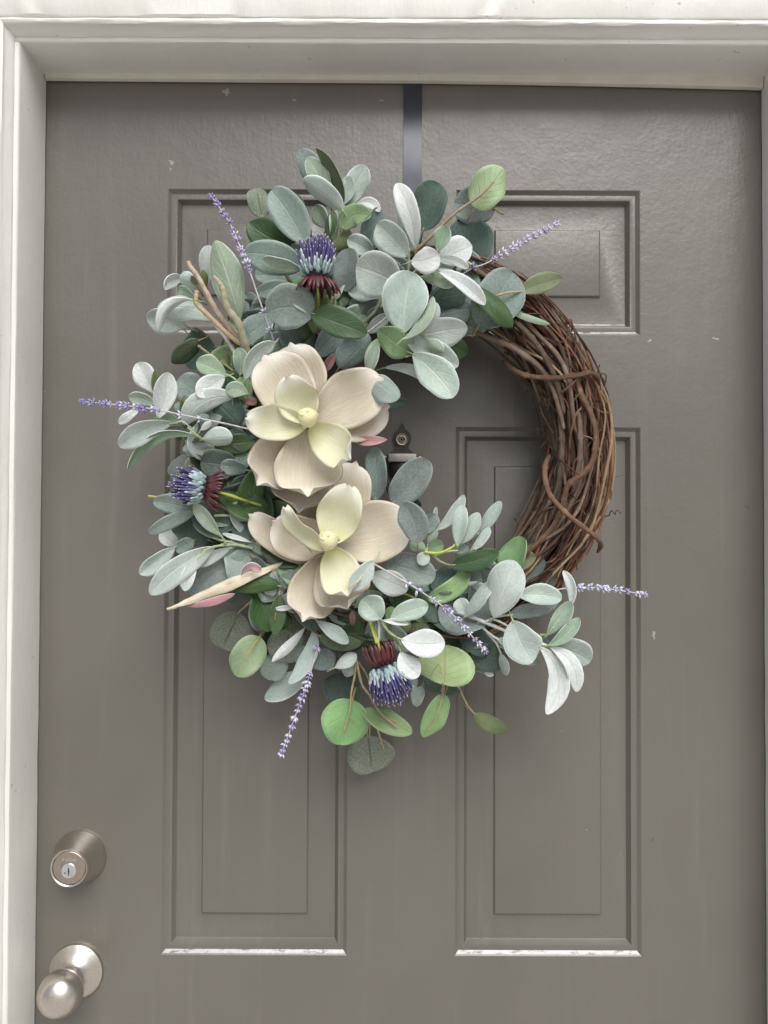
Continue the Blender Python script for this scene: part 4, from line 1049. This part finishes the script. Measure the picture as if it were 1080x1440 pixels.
# ------------------------------------------------------------------ lavender
def small_mesh(name, build, mat):
    V, F = build()
    me = bpy.data.meshes.new(name); me.from_pydata([tuple(v) for v in V], [], F); me.materials.append(mat)
    for p in me.polygons: p.use_smooth = True
    return me
def whorl(seed):
    def b():
        r = random.Random(seed); V, F = [], []
        n = 6
        for k in range(n):
            a = 2 * math.pi * k / n + r.uniform(-.3, .3)
            d = Vector((math.cos(a), math.sin(a), r.uniform(.15, .9))).normalized()
            s = d.cross(Vector((0, 0, 1))).normalized(); t = d.cross(s)
            L = r.uniform(.0038, .0056)
            i0 = len(V)
            V += [d * .0003, d * L * .55 + s * .0012, d * L * .55 + t * .0009, d * L * .55 - s * .0012, d * L * .55 - t * .0009, d * L + Vector((0, 0, .0006))]
            for q in range(4):
                q2 = (q + 1) % 4
                F += [(i0, i0 + 1 + q, i0 + 1 + q2), (i0 + 5, i0 + 1 + q2, i0 + 1 + q)]
        return V, F
    return b
WH = [[small_mesh('floret', whorl(s), M[k]) for s in range(4)] for k in ('lav', 'lav_d')]
rv = random.Random(9)
def lavender(stem_pts, spike_pts, deep=False, extra=()):
    sp_ = spline(stem_pts + spike_pts, 6)
    o = tube('lavender_sprig', [at(*p) for p in sp_], [.0011 - .0004 * i / len(sp_) for i in range(len(sp_))], M['lav_stem'], wreath, 6)
    full = [at(*p) for p in spline(spike_pts, 12)]
    tot = sum((full[i + 1] - full[i]).length for i in range(len(full) - 1))
    cnt = int(tot / .0058)
    spots = []
    for j in range(cnt + 1):
        t = min(1, max(0, (j + rv.uniform(-.3, .3)) / cnt)) * (len(full) - 1); k = min(int(t), len(full) - 2)
        spots.append((full[k].lerp(full[k + 1], t - k), (full[k + 1] - full[k]).normalized(), 1.0 - .25 * j / cnt if j > 2 else .55 + .15 * j))
    for p in extra:
        q = at(*p); spots.append((q, (full[-1] - full[0]).normalized(), 1.0))
    for q, T, s in spots:
        f = bpy.data.objects.new('floret', rv.choice(WH[1 if (deep and s < .85) or rv.random() < .25 else 0]))
        f.matrix_world = Matrix.Identity(4)
        COL.objects.link(f); f.parent = o
        f.matrix_parent_inverse = Matrix.Translation(-PLOC['wreath']) @ Matrix.Translation(PLOC['wreath'])
        rot = T.to_track_quat('Z', 'Y').to_matrix().to_4x4() @ Matrix.Rotation(rv.uniform(0, 6.28), 4, 'Z')
        mm = Matrix.Translation(q) @ rot @ Matrix.Scale(s * rv.uniform(1.25, 1.75), 4)
        f.location, f.rotation_euler, f.scale = mm.to_translation(), mm.to_euler(), mm.to_scale()
lavender([(388, 488, .100), (372, 442, .112), (360, 408, .118)], [(352, 384, .120), (342, 358, .120), (322, 312, .118), (296, 275, .116)], True, [(372, 440, .114), (381, 466, .106)])
lavender([(645, 390, .098), (663, 378, .104), (680, 372, .106)], [(692, 366, .106), (720, 350, .106), (752, 332, .106), (782, 316, .104)], False, [(664, 378, .106)])
lavender([(360, 606, .100), (318, 596, .114), (284, 589, .122), (254, 583, .124)], [(226, 577, .124), (190, 572, .122), (150, 568, .120), (116, 565, .116)], True, [(255, 584, .126), (282, 590, .122)])
lavender([(524, 792, .128), (552, 808, .134), (580, 824, .138)], [(604, 840, .140), (632, 860, .142), (656, 886, .142), (682, 916, .138)], False, [(572, 820, .138), (586, 829, .139)])
lavender([(446, 900, .092), (446, 912, .098), (441, 930, .102)], [(437, 944, .104), (428, 972, .104), (412, 1016, .102), (396, 1060, .098)], False, [(446, 908, .100)])
lavender([(745, 838, .086), (766, 832, .092), (785, 829, .095)], [(800, 827, .096), (830, 826, .096), (862, 829, .096), (906, 836, .094)], False, [(768, 831, .094)])

# ------------------------------------------------------------------ thistles
def drop(n, L, r, bulb):
    def b():
        V, F = [], []
        prof = [(0, 0), (.55, .05), (1, bulb), (.72, .45), (.5, .7), (.34, .9), (0, 1)]
        for rr, h in prof:
            for k in range(n):
                a = 2 * math.pi * k / n
                V.append((r * max(rr, .02) * math.cos(a), r * max(rr, .02) * math.sin(a), h * L))
        for i in range(len(prof) - 1):
            for k in range(n):
                k2 = (k + 1) % n
                F.append((i * n + k, i * n + k2, (i + 1) * n + k2, (i + 1) * n + k))
        return V, F
    return b
SPK_P = small_mesh('spike', drop(6, .0180, .0025, .26), M['spike_p'])
SPK_B = small_mesh('spike', drop(6, .0140, .0029, .28), M['spike_b'])
def bract_mesh():
    V, F = [], []
    for u, w, h in [(0, .0018, 0), (.35, .0029, .0014), (.7, .0026, .0012), (.92, .0014, -.0006), (1, .0002, -.0018)]:
        for v in (-1, 0, 1):
            V.append((v * w, h + (.0009 if v == 0 else 0), u * .0225))
    n = len(V)
    V += [(x, y - .0006, z) for x, y, z in V]
    for i in range(4):
        for j in range(2):
            q = (i * 3 + j, i * 3 + j + 1, i * 3 + j + 4, i * 3 + j + 3)
            F.append(q); F.append(tuple(n + k for k in reversed(q)))
    ring = [0, 1, 2, 5, 8, 11, 14, 13, 12, 9, 6, 3]
    for k in range(12):
        a, b = ring[k], ring[(k + 1) % 12]
        F.append((b, a, n + a, n + b))
    return V, F
BR = small_mesh('bract', bract_mesh, M['bract'])
def child_copy(name, me, parent, mm):
    o = bpy.data.objects.new(name, me); COL.objects.link(o); o.parent = parent
    o.location, o.rotation_euler, o.scale = mm.to_translation(), mm.to_euler(), mm.to_scale()
    return o
rt = random.Random(17)
def thistle(b, t, stem_to, flare, size=1.0):
    B, T = at(*b), at(*t)
    A = (T - B).normalized(); Ln = (T - B).length
    rad = .0145 * size
    core = lathe('thistle_flower', [(.004, -.006), (.008 * size, -.002), (rad * .82, Ln * .18), (rad * .95, Ln * .32), (rad * .8, Ln * .5), (rad * .45, Ln * .65), (.001, Ln * .74)], B, A, M['core'], wreath, 16, up=Vector((.3, .2, .9)), sharp=80)
    s = A.cross(Vector((.1, 1, .2))).normalized(); q = A.cross(s)
    tube('stem', [at(*p) for p in stem_to], .0016, M['stem_y'], core, 7)
    n = 120
    for k in range(n):
        f = (k + .5) / n
        a = k * 2.39996
        dr = s * math.cos(a) + q * math.sin(a)
        h = Ln * (.06 + .60 * f)
        rr = rad * (.80 + .25 * math.sin(math.pi * min(1, f * 1.25))) if f < .7 else rad * (1.0 - 1.15 * (f - .7) / .35 * .85)
        blue = f + rt.uniform(-.09, .09) < .34
        tilt = .55 - .5 * f + rt.uniform(-.18, .22)
        D = (A + dr * tilt).normalized()
        p = B + A * h + dr * max(rr, .002)
        rot = D.to_track_quat('Z', 'Y').to_matrix().to_4x4()
        sc_ = (1.0 if blue else .95) * size * rt.uniform(.75, 1.2)
        child_copy('spike', SPK_B if blue else SPK_P, core, Matrix.Translation(p) @ rot @ Matrix.Scale(sc_, 4))
    for layer in range(2):
        for k in range(15):
            a = 2 * math.pi * (k + .5 * layer) / 15 + rt.uniform(-.12, .12)
            dr = s * math.cos(a) + q * math.sin(a)
            D = (-A + dr * (flare + .3 * layer + rt.uniform(-.12, .12))).normalized()
            p = B + A * (Ln * .06 - .001 * layer) + dr * (rad * .78)
            y = (dr - D * dr.dot(D)).normalized(); x = y.cross(D)
            mm = Matrix((( x.x, y.x, D.x, p.x), (x.y, y.y, D.y, p.y), (x.z, y.z, D.z, p.z), (0, 0, 0, 1))) @ Matrix.Scale(size * rt.uniform(.8, 1.1), 4)
            child_copy('bract', BR, core, mm)
thistle((446, 393, .128), (446, 330, .132), [(446, 396, .126), (448, 425, .110), (447, 450, .095)], .75)
thistle((292, 688, .124), (242, 680, .132), [(296, 689, .122), (325, 697, .112), (362, 710, .090)], .55, .95)
thistle((538, 932, .126), (556, 990, .132), [(537, 925, .124), (528, 890, .112), (518, 868, .100)], -.05, 1.05)
